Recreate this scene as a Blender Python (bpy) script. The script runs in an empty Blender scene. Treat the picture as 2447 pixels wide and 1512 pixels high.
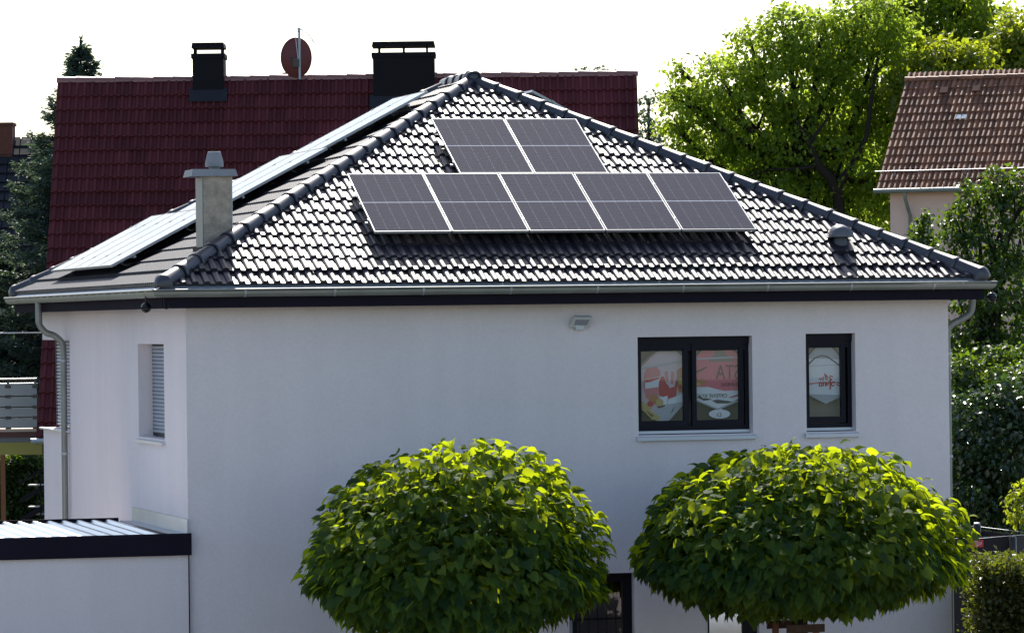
import bpy, bmesh, math, random
import numpy as np
from mathutils import Vector, Matrix

random.seed(7); RNG = np.random.default_rng(11)
SC = bpy.context.scene; COL = SC.collection
V = lambda *a: np.array(a, float)

# ------------------------------------------------------------------ camera
CAM = V(-9.687, -52.713, 5.503); YAW, PITCH, ROLL, FPX = 0.2672, 0.0005, -0.0122, 9992.5
_f = V(math.sin(YAW)*math.cos(PITCH), math.cos(YAW)*math.cos(PITCH), math.sin(PITCH))
_r0 = V(math.cos(YAW), -math.sin(YAW), 0); _u0 = np.cross(_r0, _f)
CR = _r0*math.cos(ROLL)+_u0*math.sin(ROLL); CU = -_r0*math.sin(ROLL)+_u0*math.cos(ROLL); CF = _f
cam = bpy.data.cameras.new("camera"); camo = bpy.data.objects.new("camera", cam); COL.objects.link(camo)
cam.sensor_width = 36; cam.lens = 36*FPX/2447; cam.clip_start = .5; cam.clip_end = 3000
camo.matrix_world = Matrix(((CR[0], CU[0], -CF[0], CAM[0]), (CR[1], CU[1], -CF[1], CAM[1]), (CR[2], CU[2], -CF[2], CAM[2]), (0, 0, 0, 1)))
SC.camera = camo

# ------------------------------------------------------------------ sky, sun, exposure
SUN_EL, SUN_AZ = math.radians(43), math.radians(12)
sdir = Vector((math.sin(SUN_AZ)*math.cos(SUN_EL), math.cos(SUN_AZ)*math.cos(SUN_EL), math.sin(SUN_EL)))
w = bpy.data.worlds.new("World"); SC.world = w; w.use_nodes = True
wn = w.node_tree; bg = wn.nodes["Background"]; sky = wn.nodes.new("ShaderNodeTexSky")
sky.sky_type = 'NISHITA'; sky.sun_disc = False; sky.sun_elevation = SUN_EL; sky.sun_rotation = SUN_AZ
sky.air_density = 1.0; sky.dust_density = 1.2; sky.ozone_density = 1.0; sky.altitude = 100
wn.links.new(sky.outputs[0], bg.inputs[0]); bg.inputs[1].default_value = 0.12
sl = bpy.data.lights.new("sun", 'SUN'); sl.energy = 5.0; sl.angle = math.radians(.5); sl.color = (1, .95, .86)
slo = bpy.data.objects.new("sun", sl); COL.objects.link(slo); slo.rotation_euler = (-sdir).to_track_quat('-Z', 'Y').to_euler()
slo.location = (0, 60, 60)
SC.view_settings.view_transform = 'Standard'; SC.view_settings.look = 'None'
SC.view_settings.exposure = 0.7; SC.view_settings.gamma = 1; SC.view_settings.use_curve_mapping = False
SC.render.engine = 'CYCLES'; SC.cycles.max_bounces = 6; SC.cycles.transparent_max_bounces = 12
SC.cycles.sample_clamp_indirect = 8

# ------------------------------------------------------------------ helpers: sight lines to plan positions (2447 px wide reading of the photograph)
def ray(x, y): return CF + CR*(x-1223.5)/FPX - CU*(y-756)/FPX
def on(x, y, ax, v):
    d = ray(x, y); return CAM + d*((v-CAM[ax])/d[ax])
def onp(x, y, p0, n):
    d = ray(x, y); return CAM + d*((np.array(p0)-CAM)@n)/(d@n)
def dep(x, y, Z): return CAM + ray(x, y)*Z
def nrm(a): return a/np.linalg.norm(a)

# ------------------------------------------------------------------ helpers: meshes and objects
class MB:
    def __init__(s): s.v = []; s.f = []
    def add(s, vs, fs):
        b = len(s.v); s.v += [tuple(map(float, p)) for p in vs]; s.f += [tuple(b+i for i in f) for f in fs]; return s
    def box(s, x0, x1, y0, y1, z0, z1):
        return s.add([(x, y, z) for x in (x0, x1) for y in (y0, y1) for z in (z0, z1)],
                     [(0, 1, 3, 2), (4, 6, 7, 5), (0, 4, 5, 1), (2, 3, 7, 6), (0, 2, 6, 4), (1, 5, 7, 3)])
    def obox(s, c, a, b, n):      # centre and three half axes
        c, a, b, n = map(np.array, (c, a, b, n))
        return s.add([c+i*a+j*b+k*n for i in (-1, 1) for j in (-1, 1) for k in (-1, 1)],
                     [(0, 1, 3, 2), (4, 6, 7, 5), (0, 4, 5, 1), (2, 3, 7, 6), (0, 2, 6, 4), (1, 5, 7, 3)])
    def prism(s, poly, off):
        n = len(poly); off = np.array(off)
        return s.add([np.array(p) for p in poly]+[np.array(p)+off for p in poly],
                     [tuple(range(n))[::-1], tuple(range(n, 2*n))]+[(i, (i+1) % n, n+(i+1) % n, n+i) for i in range(n)])
    def tube(s, path, r, n=8, caps=True):
        path = [np.array(p, float) for p in path]; m = len(path)
        rs = r if isinstance(r, (list, tuple)) else [r]*m
        vs = []; ref = None
        for i in range(m):
            t = nrm(path[min(i+1, m-1)]-path[max(i-1, 0)])
            if ref is None: ref = V(0, 0, 1) if abs(t[2]) < .9 else V(1, 0, 0)
            a = nrm(ref-t*(ref@t)); b = np.cross(t, a); ref = a
            for k in range(n):
                an = 2*math.pi*k/n; vs.append(path[i]+rs[i]*(math.cos(an)*a+math.sin(an)*b))
        fs = [(i*n+k, i*n+(k+1) % n, (i+1)*n+(k+1) % n, (i+1)*n+k) for i in range(m-1) for k in range(n)]
        if caps: fs += [tuple(range(n))[::-1], tuple(range((m-1)*n, m*n))]
        return s.add(vs, fs)
    def lathe(s, prof, c, n=20, ax=(0, 0, 1), sx=1, sy=1):
        c = np.array(c); z = nrm(np.array(ax, float)); a = nrm(np.cross(z, V(0, 1, 0) if abs(z[1]) < .9 else V(1, 0, 0))); b = np.cross(z, a)
        vs = [c+z*h+r*(math.cos(2*math.pi*k/n)*a*sx+math.sin(2*math.pi*k/n)*b*sy) for r, h in prof for k in range(n)]
        fs = [(i*n+k, i*n+(k+1) % n, (i+1)*n+(k+1) % n, (i+1)*n+k) for i in range(len(prof)-1) for k in range(n)]
        fs += [tuple(range(n))[::-1], tuple(range((len(prof)-1)*n, len(prof)*n))]
        return s.add(vs, fs)
    def ball(s, c, r, n=14, m=8, sz=1):
        prof = [(max(1e-4, r*math.sin(math.pi*i/m)), -r*sz*math.cos(math.pi*i/m)) for i in range(m+1)]
        return s.lathe(prof, c, n)
    def mesh(s, name, mat, smooth=None, weld=False):
        me = bpy.data.meshes.new(name); me.from_pydata(s.v, [], s.f)
        bm = bmesh.new(); bm.from_mesh(me)
        if weld: bmesh.ops.remove_doubles(bm, verts=bm.verts, dist=1e-4)
        bmesh.ops.recalc_face_normals(bm, faces=bm.faces) if smooth != 'keep' else None
        bm.to_mesh(me); bm.free()
        if smooth:
            me.polygons.foreach_set('use_smooth', [True]*len(me.polygons))
            me.set_sharp_from_angle(angle=math.radians(smooth if smooth != 'keep' else 40))
        if mat: me.materials.append(mat)
        return me
    def build(s, name, mat, parent=None, smooth=None, weld=False, local=False):
        return link(name, s.mesh(name, mat, smooth, weld), parent, local)

WM = {}                                     # world matrices of parents
def link(name, data, parent=None, local=False, M=None):
    o = bpy.data.objects.new(name, data); COL.objects.link(o)
    Wm = M.copy() if M is not None else Matrix.Identity(4)
    if parent is not None:
        o.parent = parent
        if not local: o.matrix_parent_inverse = WM[parent.name].inverted()
        else: Wm = WM[parent.name] @ Wm
    if M is not None: o.matrix_basis = M
    WM[o.name] = Wm
    return o
def tag(o, label=None, cat=None, group=None, kind=None):
    if label: o['label'] = label
    if cat: o['category'] = cat
    if group: o['group'] = group
    if kind: o['kind'] = kind
    return o
def thing(name, loc, label, cat, group=None, rz=0):
    M = Matrix.Translation(Vector(loc)) @ Matrix.Rotation(rz, 4, 'Z')
    return tag(link(name, None, M=M), label, cat, group)
def copy_thing(root, loc=None, label=None, M=None):
    r = root.copy(); COL.objects.link(r)
    if M is not None: r.matrix_basis = M
    elif loc is not None: r.location = loc
    if label: r['label'] = label
    WM[r.name] = M.copy() if M is not None else WM[root.name]
    for ch in list(root.children):
        c = ch.copy(); COL.objects.link(c); c.parent = r
        for g in list(ch.children):
            d = g.copy(); COL.objects.link(d); d.parent = c
    return r
def structure(o): o['kind'] = 'structure'; return o

# ------------------------------------------------------------------ materials
def mat(name, col, rough=.6, metal=0., spec=.5, noise=None, bump=None, rnd=0., col2=None, coat=0., attr=False):
    m = bpy.data.materials.new(name); m.use_nodes = True; nt = m.node_tree; b = nt.nodes['Principled BSDF']
    b.inputs['Roughness'].default_value = rough; b.inputs['Metallic'].default_value = metal
    b.inputs['Specular IOR Level'].default_value = spec; b.inputs['Coat Weight'].default_value = coat; b.inputs['Coat Roughness'].default_value = .15
    b.inputs['Base Color'].default_value = (*col, 1)
    L = nt.links; out = None
    tc = nt.nodes.new('ShaderNodeTexCoord')
    if noise:
        n = nt.nodes.new('ShaderNodeTexNoise'); n.inputs['Scale'].default_value = noise[0]; n.inputs['Detail'].default_value = 6; n.inputs['Roughness'].default_value = .65
        L.new(tc.outputs['Object'], n.inputs['Vector'])
        r = nt.nodes.new('ShaderNodeValToRGB'); r.color_ramp.elements[0].position = .32; r.color_ramp.elements[1].position = .7
        c2 = col2 or tuple(c*(1-noise[1]) for c in col)
        r.color_ramp.elements[0].color = (*c2, 1); r.color_ramp.elements[1].color = (*col, 1)
        L.new(n.outputs['Fac'], r.inputs['Fac']); out = r.outputs['Color']
    if rnd:
        oi = nt.nodes.new('ShaderNodeObjectInfo'); src = oi.outputs['Random']
        if attr:
            at = nt.nodes.new('ShaderNodeAttribute'); at.attribute_name = 'rnd'
            ad = nt.nodes.new('ShaderNodeMath'); ad.operation = 'ADD'; L.new(src, ad.inputs[0]); L.new(at.outputs['Fac'], ad.inputs[1])
            fr = nt.nodes.new('ShaderNodeMath'); fr.operation = 'FRACT'; L.new(ad.outputs[0], fr.inputs[0]); src = fr.outputs[0]
        mr = nt.nodes.new('ShaderNodeMapRange'); mr.inputs['To Min'].default_value = 1-rnd; mr.inputs['To Max'].default_value = 1+rnd
        L.new(src, mr.inputs['Value'])
        hs = nt.nodes.new('ShaderNodeHueSaturation'); hs.inputs['Color'].default_value = (*col, 1)
        if out: L.new(out, hs.inputs['Color'])
        L.new(mr.outputs[0], hs.inputs['Value']); out = hs.outputs['Color']
    if out: L.new(out, b.inputs['Base Color'])
    if bump:
        n2 = nt.nodes.new('ShaderNodeTexNoise'); n2.inputs['Scale'].default_value = bump[0]; n2.inputs['Detail'].default_value = 4
        L.new(tc.outputs['Object'], n2.inputs['Vector'])
        bp = nt.nodes.new('ShaderNodeBump'); bp.inputs['Strength'].default_value = bump[1]; bp.inputs['Distance'].default_value = .01
        L.new(n2.outputs['Fac'], bp.inputs['Height']); L.new(bp.outputs['Normal'], b.inputs['Normal'])
    return m
def leafmat(name, c1, c2, tr, tfac=.4, rough=.45, spec=.5):
    m = bpy.data.materials.new(name); m.use_nodes = True; nt = m.node_tree; L = nt.links
    b = nt.nodes['Principled BSDF']; b.inputs['Roughness'].default_value = rough; b.inputs['Specular IOR Level'].default_value = spec
    at = nt.nodes.new('ShaderNodeAttribute'); at.attribute_name = 'rnd'; oi = nt.nodes.new('ShaderNodeObjectInfo')
    ad = nt.nodes.new('ShaderNodeMath'); ad.operation = 'ADD'; L.new(oi.outputs['Random'], ad.inputs[0]); L.new(at.outputs['Fac'], ad.inputs[1])
    fr = nt.nodes.new('ShaderNodeMath'); fr.operation = 'FRACT'; L.new(ad.outputs[0], fr.inputs[0])
    r = nt.nodes.new('ShaderNodeValToRGB'); r.color_ramp.elements[0].color = (*c1, 1); r.color_ramp.elements[1].color = (*c2, 1)
    L.new(fr.outputs[0], r.inputs['Fac']); L.new(r.outputs['Color'], b.inputs['Base Color'])
    t = nt.nodes.new('ShaderNodeBsdfTranslucent')
    r2 = nt.nodes.new('ShaderNodeValToRGB'); r2.color_ramp.elements[0].color = (*[x*.65 for x in tr], 1); r2.color_ramp.elements[1].color = (*[min(1, x*1.25) for x in tr], 1)
    L.new(fr.outputs[0], r2.inputs['Fac']); L.new(r2.outputs['Color'], t.inputs['Color'])
    mx = nt.nodes.new('ShaderNodeMixShader'); mx.inputs['Fac'].default_value = tfac
    L.new(b.outputs[0], mx.inputs[1]); L.new(t.outputs[0], mx.inputs[2]); L.new(mx.outputs[0], nt.nodes['Material Output'].inputs['Surface'])
    return m
def glassmat(name, tint=(.9, .93, .93), refl=.12):
    m = bpy.data.materials.new(name); m.use_nodes = True; nt = m.node_tree; L = nt.links
    nt.nodes.remove(nt.nodes['Principled BSDF'])
    t = nt.nodes.new('ShaderNodeBsdfTransparent'); t.inputs[0].default_value = (*tint, 1)
    g = nt.nodes.new('ShaderNodeBsdfGlossy'); g.inputs['Roughness'].default_value = .01
    mx = nt.nodes.new('ShaderNodeMixShader'); mx.inputs['Fac'].default_value = refl
    L.new(t.outputs[0], mx.inputs[1]); L.new(g.outputs[0], mx.inputs[2]); L.new(mx.outputs[0], nt.nodes['Material Output'].inputs['Surface'])
    return m

M_wall = mat('white render', (.905, .805, .80), .9, spec=.2, noise=(.55, .045), bump=(70, .45))
def streaks(m):      # faint rain streaks and grain over the render
    nt = m.node_tree; L = nt.links; b = nt.nodes['Principled BSDF']; src = b.inputs['Base Color'].links[0].from_socket
    tc = nt.nodes.new('ShaderNodeTexCoord'); mp = nt.nodes.new('ShaderNodeMapping'); mp.inputs['Scale'].default_value = (3.2, 3.2, .22)
    L.new(tc.outputs['Object'], mp.inputs[0]); col = src
    for vec, sc, lo in ((mp.outputs[0], 1.0, .968), (tc.outputs['Object'], 34., .955)):
        n = nt.nodes.new('ShaderNodeTexNoise'); n.inputs['Scale'].default_value = sc; n.inputs['Detail'].default_value = 5; L.new(vec, n.inputs['Vector'])
        mr = nt.nodes.new('ShaderNodeMapRange'); mr.inputs['From Min'].default_value = .35; mr.inputs['From Max'].default_value = .62; mr.inputs['To Min'].default_value = lo; L.new(n.outputs['Fac'], mr.inputs['Value'])
        mx = nt.nodes.new('ShaderNodeMix'); mx.data_type = 'RGBA'; mx.blend_type = 'MULTIPLY'; mx.inputs['Factor'].default_value = 1
        L.new(col, mx.inputs['A']); L.new(mr.outputs[0], mx.inputs['B']); col = mx.outputs['Result']
    L.new(col, b.inputs['Base Color'])
streaks(M_wall)
M_tile = mat('anthracite tile', (.018, .014, .024), .45, spec=.85, noise=(1.1, .45), bump=(60, .1), rnd=.3)
M_deck = mat('roof underlay', (.02, .02, .022), .8)
M_cap = mat('anthracite ridge cap', (.022, .018, .027), .45, spec=1.0, noise=(4, .2), rnd=.15)
M_zinc = mat('zinc', (.29, .30, .275), .42, metal=.35, noise=(2.5, .25))
M_zinc2 = mat('pale zinc', (.5, .53, .57), .45, metal=.6, noise=(3, .15))
M_dark = mat('anthracite paint', (.020, .017, .027), .9, spec=.04, noise=(1.5, .15))
M_frame = mat('anthracite window frame', (.009, .008, .016), .5, spec=.2)
M_alu = mat('aluminium frame', (.42, .42, .43), .4, metal=.6)
M_cell = mat('solar cell', (.086, .082, .102), .05, spec=.06, noise=(40, .3))
M_back = mat('solar backsheet', (.78, .77, .82), .06, spec=.06)
M_stucco = mat('chimney plaster', (.46, .38, .31), .34, metal=.55, spec=.8, noise=(7, .5), bump=(60, .8))
M_trim = mat('grey trim', (.16, .18, .20), .5, metal=.3)
M_capc = mat('concrete cap', (.30, .31, .33), .8, noise=(5, .2))
M_glass = glassmat('window glass', (.93, .95, .96), refl=.085)
M_glassd = glassmat('dark door glass', (.45, .45, .5), .28)
M_glassl = glassmat('low window glass', (.45, .45, .5), .32)
M_sill = mat('aluminium sill', (.6, .62, .68), .4, metal=.4)
M_sillt = mat('sill top', (.16, .18, .30), .4, metal=.3)
M_shut = mat('grey shutter', (.36, .38, .44), .55, metal=.2)
M_black = mat('black plastic', (.012, .012, .014), .25)
M_corr = mat('galvanised sheet', (.62, .64, .67), .35, metal=.8, noise=(1.2, .12))
M_red = mat('dark red tile', (.14, .029, .034), .7, spec=.2, noise=(.7, .45), rnd=.2, attr=True)
M_redcap = mat('red ridge tile', (.26, .10, .08), .45, spec=.8, noise=(3, .3), rnd=.15)
M_slate = mat('black slate cladding', (.007, .006, .010), .7, spec=.2, noise=(3, .3))
M_dish = mat('red dish', (.13, .02, .02), .5)
M_steel = mat('galvanised steel', (.38, .40, .43), .45, metal=.7)
M_cable = mat('pale cable', (.7, .7, .7), .6)
M_brown = mat('brown clay tile', (.28, .115, .06), .6, spec=.35, noise=(1.6, .45), rnd=.35, attr=True)
M_ventt = mat('dark clay vent tile', (.09, .04, .03), .8, spec=.1)
M_pink = mat('salmon render', (.88, .60, .50), .9, noise=(.8, .08), bump=(60, .2))
M_brick = mat('old brick', (.17, .055, .035), .85, noise=(12, .4))
M_blue = mat('dark roof', (.010, .010, .017), .7, noise=(2, .3))
M_bark = mat('bark', (.022, .016, .012), .9, noise=(9, .4), bump=(30, .5))
M_wood = mat('weathered wood', (.10, .05, .03), .8, noise=(8, .4))
M_board = mat('pale railing board', (.42, .41, .40), .7, noise=(2, .15))
M_yellow = mat('yellow slab', (.35, .30, .08), .8)
M_orange = mat('orange brown post', (.22, .075, .025), .6)
M_grey = mat('grey stone', (.22, .22, .24), .8, noise=(4, .3))
M_ground = mat('garden ground', (.06, .075, .035), 1, noise=(.4, .4), bump=(8, .5))
M_pave = mat('pale bounce paving', (.55, .51, .45), .85, noise=(.7, .2), bump=(30, .3))
M_cob = mat('dark paving', (.06, .06, .065), .85, noise=(.9, .25), bump=(30, .4))
M_road = mat('asphalt', (.055, .055, .058), .85, noise=(1.5, .25), bump=(50, .4))
M_net = mat('black net', (.012, .011, .014), .8)
M_sign = mat('red badge', (.55, .03, .05), .5)
M_white = mat('white print', (.75, .75, .75), .6)
M_lamp = mat('grey lamp housing', (.62, .62, .62), .45)
M_lens = mat('lamp lens', (.33, .33, .35), .15)
L_cat = leafmat('catalpa leaf', (.016, .05, .034), (.06, .12, .034), (.52, .62, .010), .54, .6, .05)
L_big = leafmat('walnut leaf', (.06, .12, .016), (.16, .23, .025), (.47, .61, .05), .56, .5, .3)
L_bigd = leafmat('deep green leaf', (.035, .08, .014), (.13, .19, .02), (.52, .66, .03), .56, .5)
L_yel = leafmat('yellow green leaf', (.07, .11, .012), (.13, .17, .015), (.52, .60, .02), .45, .5)
L_map = leafmat('maple leaf', (.02, .045, .014), (.045, .085, .018), (.20, .32, .012), .36, .42)
L_glos = leafmat('laurel leaf', (.018, .04, .014), (.035, .065, .018), (.08, .16, .02), .25, .25, .8)
L_hed = leafmat('hedge leaf', (.03, .05, .012), (.10, .09, .02), (.22, .26, .02), .35, .4)
L_spr = leafmat('spruce needle', (.03, .055, .055), (.09, .135, .115), (.12, .18, .08), .3, .6)
L_pop = leafmat('haze-toned poplar leaf', (.06, .10, .06), (.10, .15, .09), (.14, .22, .09), .3, .6)  # distance haze put into the leaf colour, paler and bluer

# ------------------------------------------------------------------ ground
g = MB().box(-500, 500, -300, 900, -1.2, -.14).build('ground', M_ground); structure(g)
g = MB().box(-60, 70, -6.2, 20, -.136, 0).build('pavement', M_cob); structure(g)
g = MB().box(-60, 70, -13, -6.204, -.136, 0).build('bounce_forecourt', M_pave); structure(g)  # unseen; pale ground added to bounce sunlight onto the front wall
g = MB().box(-60, 70, -25, -13.004, -.136, -.12).build('road', M_road); structure(g)

# ------------------------------------------------------------------ main house
W, D, OV, ZE, RISE = 11.535, 12.924, .511, 5.9, 3.0274
HW = W/2; PIT = math.atan2(RISE, HW); cp, sp = math.cos(PIT), math.sin(PIT); SL = math.hypot(HW, RISE)
PL = {'front': (V(0, 0, ZE), V(1, 0, 0), V(0, cp, sp), W), 'left': (V(0, D, ZE), V(0, -1, 0), V(cp, 0, sp), D),
      'right': (V(W, 0, ZE), V(0, 1, 0), V(-cp, 0, sp), D), 'back': (V(W, D, ZE), V(-1, 0, 0), V(0, -cp, sp), W)}
def pn(k): return np.cross(PL[k][1], PL[k][2])
def pp(k, u, s, n=0.): O, U, P, _ = PL[k]; return O+U*u+P*s+pn(k)*n
X0, X1, Y0, Y1 = OV, W-OV, OV, D-OV
house = thing('white_house', (HW, D/2, 0), 'white rendered two-storey house with dark hipped tile roof carrying solar panels', 'house')

def wall_face(mb, a0, a1, z0, z1, holes, fn, depth):
    """outer face with holes and their reveals; fn(a,z,d) gives the point d inside the face"""
    A = sorted({a0, a1}|{h[i] for h in holes for i in (0, 1)}); Z = sorted({z0, z1}|{h[i] for h in holes for i in (2, 3)})
    inh = lambda a, z: any(h[0] < a < h[1] and h[2] < z < h[3] for h in holes)
    for i in range(len(A)-1):
        for j in range(len(Z)-1):
            if not inh((A[i]+A[i+1])/2, (Z[j]+Z[j+1])/2):
                mb.add([fn(A[i], Z[j], 0), fn(A[i+1], Z[j], 0), fn(A[i+1], Z[j+1], 0), fn(A[i], Z[j+1], 0)], [(0, 1, 2, 3)])
    for h in holes:
        c = [(h[0], h[2]), (h[1], h[2]), (h[1], h[3]), (h[0], h[3])]
        for i in range(4):
            p, q = c[i], c[(i+1) % 4]
            if len(h) > 4 and i in h[4]: continue
            mb.add([fn(*p, 0), fn(*q, 0), fn(*q, depth), fn(*p, depth)], [(0, 1, 2, 3)])
ZS = 5.70
W1 = (6.61, 8.215, 3.93, 5.235); W2 = (8.975, 9.68, 3.93, 5.25); DR = (5.62, 6.52, 0.0, 2.11); LW = (7.54, 8.27, .5, 1.72)
SW = (2.08, 4.02, 3.95, 5.22); CW = (9.81, Y1, 3.9, 5.26)
wm = MB()
wall_face(wm, X0, X1, 0, ZS+.1, [W1, W2, DR, LW], lambda a, z, d: (a, Y0+d, z), .24)
wall_face(wm, Y0, Y1, 0, ZS+.1, [SW, (CW[0], CW[1], CW[2], CW[3], (1,))], lambda a, z, d: (X0+d, a, z), .24)
wall_face(wm, Y0, Y1, 0, ZS+.1, [], lambda a, z, d: (X1-d, a, z), .2)
wall_face(wm, X0, X1, 0, ZS+.1, [(X0, 2.6, CW[2], CW[3], (3,))], lambda a, z, d: (a, Y1-d, z), .24)
wm.build('wall', M_wall, house, smooth='keep')
# inner room surfaces so that the rooms behind the panes are closed
MB().box(X0+.26, X1-.26, Y0+1.9, Y0+2.0, 0, 5.6).build('inner_wall', M_grey, house)
# soffit and fascia
sf = MB()
for (a, b, c, d) in ((.16, W-.16, .16, Y0), (.16, W-.16, Y1, D-.16), (.16, X0, Y0, Y1), (X1, W-.16, Y0, Y1)):
    sf.box(a, b, c, d, ZS+.004, ZS+.03)
sf.build('soffit', M_dark, house)
FZ0 = 5.685
MB().box(.135, W-.135, .135, .158, FZ0, 5.88).build('fascia_board', M_dark, house)
MB().box(.135, .158, .16, D-.16, FZ0, 5.88).build('fascia_board', M_dark, house)
MB().box(W-.158, W-.135, .16, D-.16, FZ0, 5.88).build('fascia_board', M_dark, house)
MB().box(.135, W-.135, D-.158, D-.135, FZ0, 5.88).build('fascia_board', M_dark, house)
# gutters: half-round with mitred ends and bead
def gutter(k):
    O, U, P, Ln = PL[k]; inn = nrm(V(P[0], P[1], 0)); mb = MB(); R = .066; vs = []; n = 10
    for e in (0, 1):
        for i in range(n+1):
            a = math.pi*i/n; off = R-R*math.cos(a); z = -R*1.15*math.sin(a)
            t = off if e == 0 else Ln-off
            vs.append(O+U*t+inn*off+V(0, 0, z))
    mb.add(vs, [(i, i+1, n+2+i, n+1+i) for i in range(n)])
    vs2 = []
    for e in (0, 1):
        for i in range(n+1):
            a = math.pi*i/n; off = R-(R-.004)*math.cos(a); z = -(R-.004)*1.15*math.sin(a)
            t = off if e == 0 else Ln-off
            vs2.append(O+U*t+inn*off+V(0, 0, z))
    mb.add(vs2, [(i, n+1+i, n+2+i, i+1) for i in range(n)])
    mb.tube([O+U*.004-inn*.006+V(0, 0, .020), O+U*(Ln-.004)-inn*.006+V(0, 0, .020)], .013, 8)
    gt = mb.build('gutter', M_zinc, house, smooth=50)
    t = 1.2
    while t < Ln-.2:                    # sleeve joints and brackets
        br = MB(); pts = []
        for i in range(n+1):
            a = math.pi*i/n; pts.append((R-(R+.004)*math.cos(a), -(R+.004)*1.15*math.sin(a)))
        vs = [O+U*(t+e)+inn*o+V(0, 0, z) for e in (-.012, .012) for o, z in pts]
        br.add(vs, [(i, i+1, n+2+i, n+1+i) for i in range(n)]); br.tube([O+U*(t-.014)+inn*.004, O+U*(t+.014)+inn*.004], .015, 8)
        br.build('gutter_bracket', M_zinc2, gt, smooth=50); t += 1.18 if k != 'left' else .62
    return gt
for k in PL: gutter(k)
# eave flashing strips
for k in PL:
    L_ = PL[k][3]
    MB().add([pp(k, .09, .07, -.02), pp(k, L_-.09, .07, -.02), pp(k, L_-.25, .26, .004), pp(k, .25, .26, .004)], [(0, 1, 2, 3)]).build('eave_flashing', M_zinc2, house)

# roof deck with tiles
deck = MB()
A1, A2 = V(HW, HW, ZE+RISE), V(HW, D-HW, ZE+RISE)
e_ = [V(.1, .1, ZE+.1*RISE/HW-.03), V(W-.1, .1, ZE+.1*RISE/HW-.03), V(W-.1, D-.1, ZE+.1*RISE/HW-.03), V(.1, D-.1, ZE+.1*RISE/HW-.03)]
dz = V(0, 0, -.03)
deck.add(e_+[A1+dz, A2+dz], [(0, 1, 4), (1, 2, 5, 4), (2, 3, 5), (3, 0, 4, 5)])
roof = deck.build('roof', M_deck, house)

TW, TL, EXP = .3075, .405, .345
def tile_profile():
    pts = []
    for h in range(2):
        b = h*TW/2
        for x, z in ((0, .010), (.006, .026), (.018, .039), (.036, .045), (.058, .046), (.076, .042), (.088, .030), (.095, .010), (.148, .009)):
            pts.append((b+x, z))
    pts.append((TW, .010)); return pts
TP = tile_profile()
def tile_vf(x0=0.):
    n = len(TP); vs = []
    for (x, z) in TP: vs.append((x, 0, z+.033))
    for (x, z) in TP: vs.append((x, TL, z+.004))
    for (x, z) in TP: vs.append((x, .002, z*.5+.008))
    fs = [(i, i+1, n+i+1, n+i) for i in range(n-1)]+[(2*n+i, 2*n+i+1, i+1, i) for i in range(n-1)]
    return vs, fs
TV, TF = tile_vf()
tm = MB().add(TV, TF).mesh('roof_tile', M_tile, smooth=55)
def clip_poly(poly, planes):
    for p0, n in planes:
        out = []
        for i in range(len(poly)):
            a, b = poly[i], poly[(i+1) % len(poly)]; da, db = (a-p0)@n, (b-p0)@n
            if da >= 0: out.append(a)
            if da*db < 0: out.append(a+(b-a)*da/(da-db))
        poly = out
        if len(poly) < 3: return None
    return poly
g_ = .055
CLIP = {'front': [(V(g_, 0, 0), V(1, -1, 0)), (V(W-g_, 0, 0), V(-1, -1, 0))],
        'left': [(V(0, g_, 0), V(-1, 1, 0)), (V(0, D-g_, 0), V(-1, -1, 0)), (V(HW-.03, 0, 0), V(-1, 0, 0))],
        'right': [(V(W, g_, 0), V(1, 1, 0)), (V(W, D-g_, 0), V(1, -1, 0)), (V(HW+.03, 0, 0), V(1, 0, 0))],
        'back': [(V(0, D-g_, 0), V(1, 1, 0)), (V(W, D-g_, 0), V(-1, 1, 0))]}
PX0, PS0, PXB, PW, PH, PG = 3.154, 1.2495, 4.737, 1.045, 1.755, .02
def under_panel(u, s):
    if PS0+.1 < s and s+TL < PS0+PH-.02 and PX0+.25 < u and u+TW < PX0+5*PW+4*PG-.05: return True
    s1 = PS0+PH+PG
    return s1 < s and s+TL < s1+PH-.05 and PXB+.25 < u and u+TW < PXB+2*PW+PG-.05
field = MB(); n_tiles = 0
for k in ('front', 'left', 'right', 'back'):
    O, U, P, Ln = PL[k]; N = pn(k); row = 0
    s = .155
    while s < SL-.05:
        hw = s*cp; c0 = math.floor((hw-.4)/TW); c1 = math.ceil((Ln-hw+.4)/TW)
        for c in range(c0, c1):
            u = c*TW+.06
            ws = [O+U*(u+x)+P*(s+y)+N*(z-(.014 if row == 0 else 0)) for x, y, z in TV]
            ins = [all((p-p0)@n >= 0 for p0, n in CLIP[k]) for p in ws]
            if not any(ins): continue
            dz_ = random.uniform(-.003, .003)-(.014 if row == 0 else 0)
            if all(ins):
                if k == 'front' and n_tiles < 300 and not under_panel(u, s):
                    q = O+U*u+P*(s+random.uniform(-.003, .003))+N*dz_
                    M = Matrix(((U[0], P[0], N[0], q[0]), (U[1], P[1], N[1], q[1]), (U[2], P[2], N[2], q[2]), (0, 0, 0, 1)))
                    M = M @ Matrix.Rotation(random.gauss(0, .008), 4, 'Z') @ Matrix.Rotation(random.gauss(0, .007), 4, 'Y') @ Matrix.Rotation(random.gauss(0, .006), 4, 'X')
                    link('roof_tile', tm, roof, M=M); n_tiles += 1
                else: field.add(ws, TF)
            else:
                tgt = MB()
                for f in TF:
                    pl_ = clip_poly([ws[i] for i in f], CLIP[k])
                    if pl_: tgt.add(pl_, [tuple(range(len(pl_)))])
                if not tgt.f: continue
                if k == 'front' and n_tiles < 300:
                    tgt.build('roof_tile', M_tile, roof, smooth=55, weld=True); n_tiles += 1
                else: field.add(tgt.v, tgt.f)
        s += EXP; row += 1
tag(field.build('tile_field', M_tile, roof, smooth=55), kind='stuff')

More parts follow.
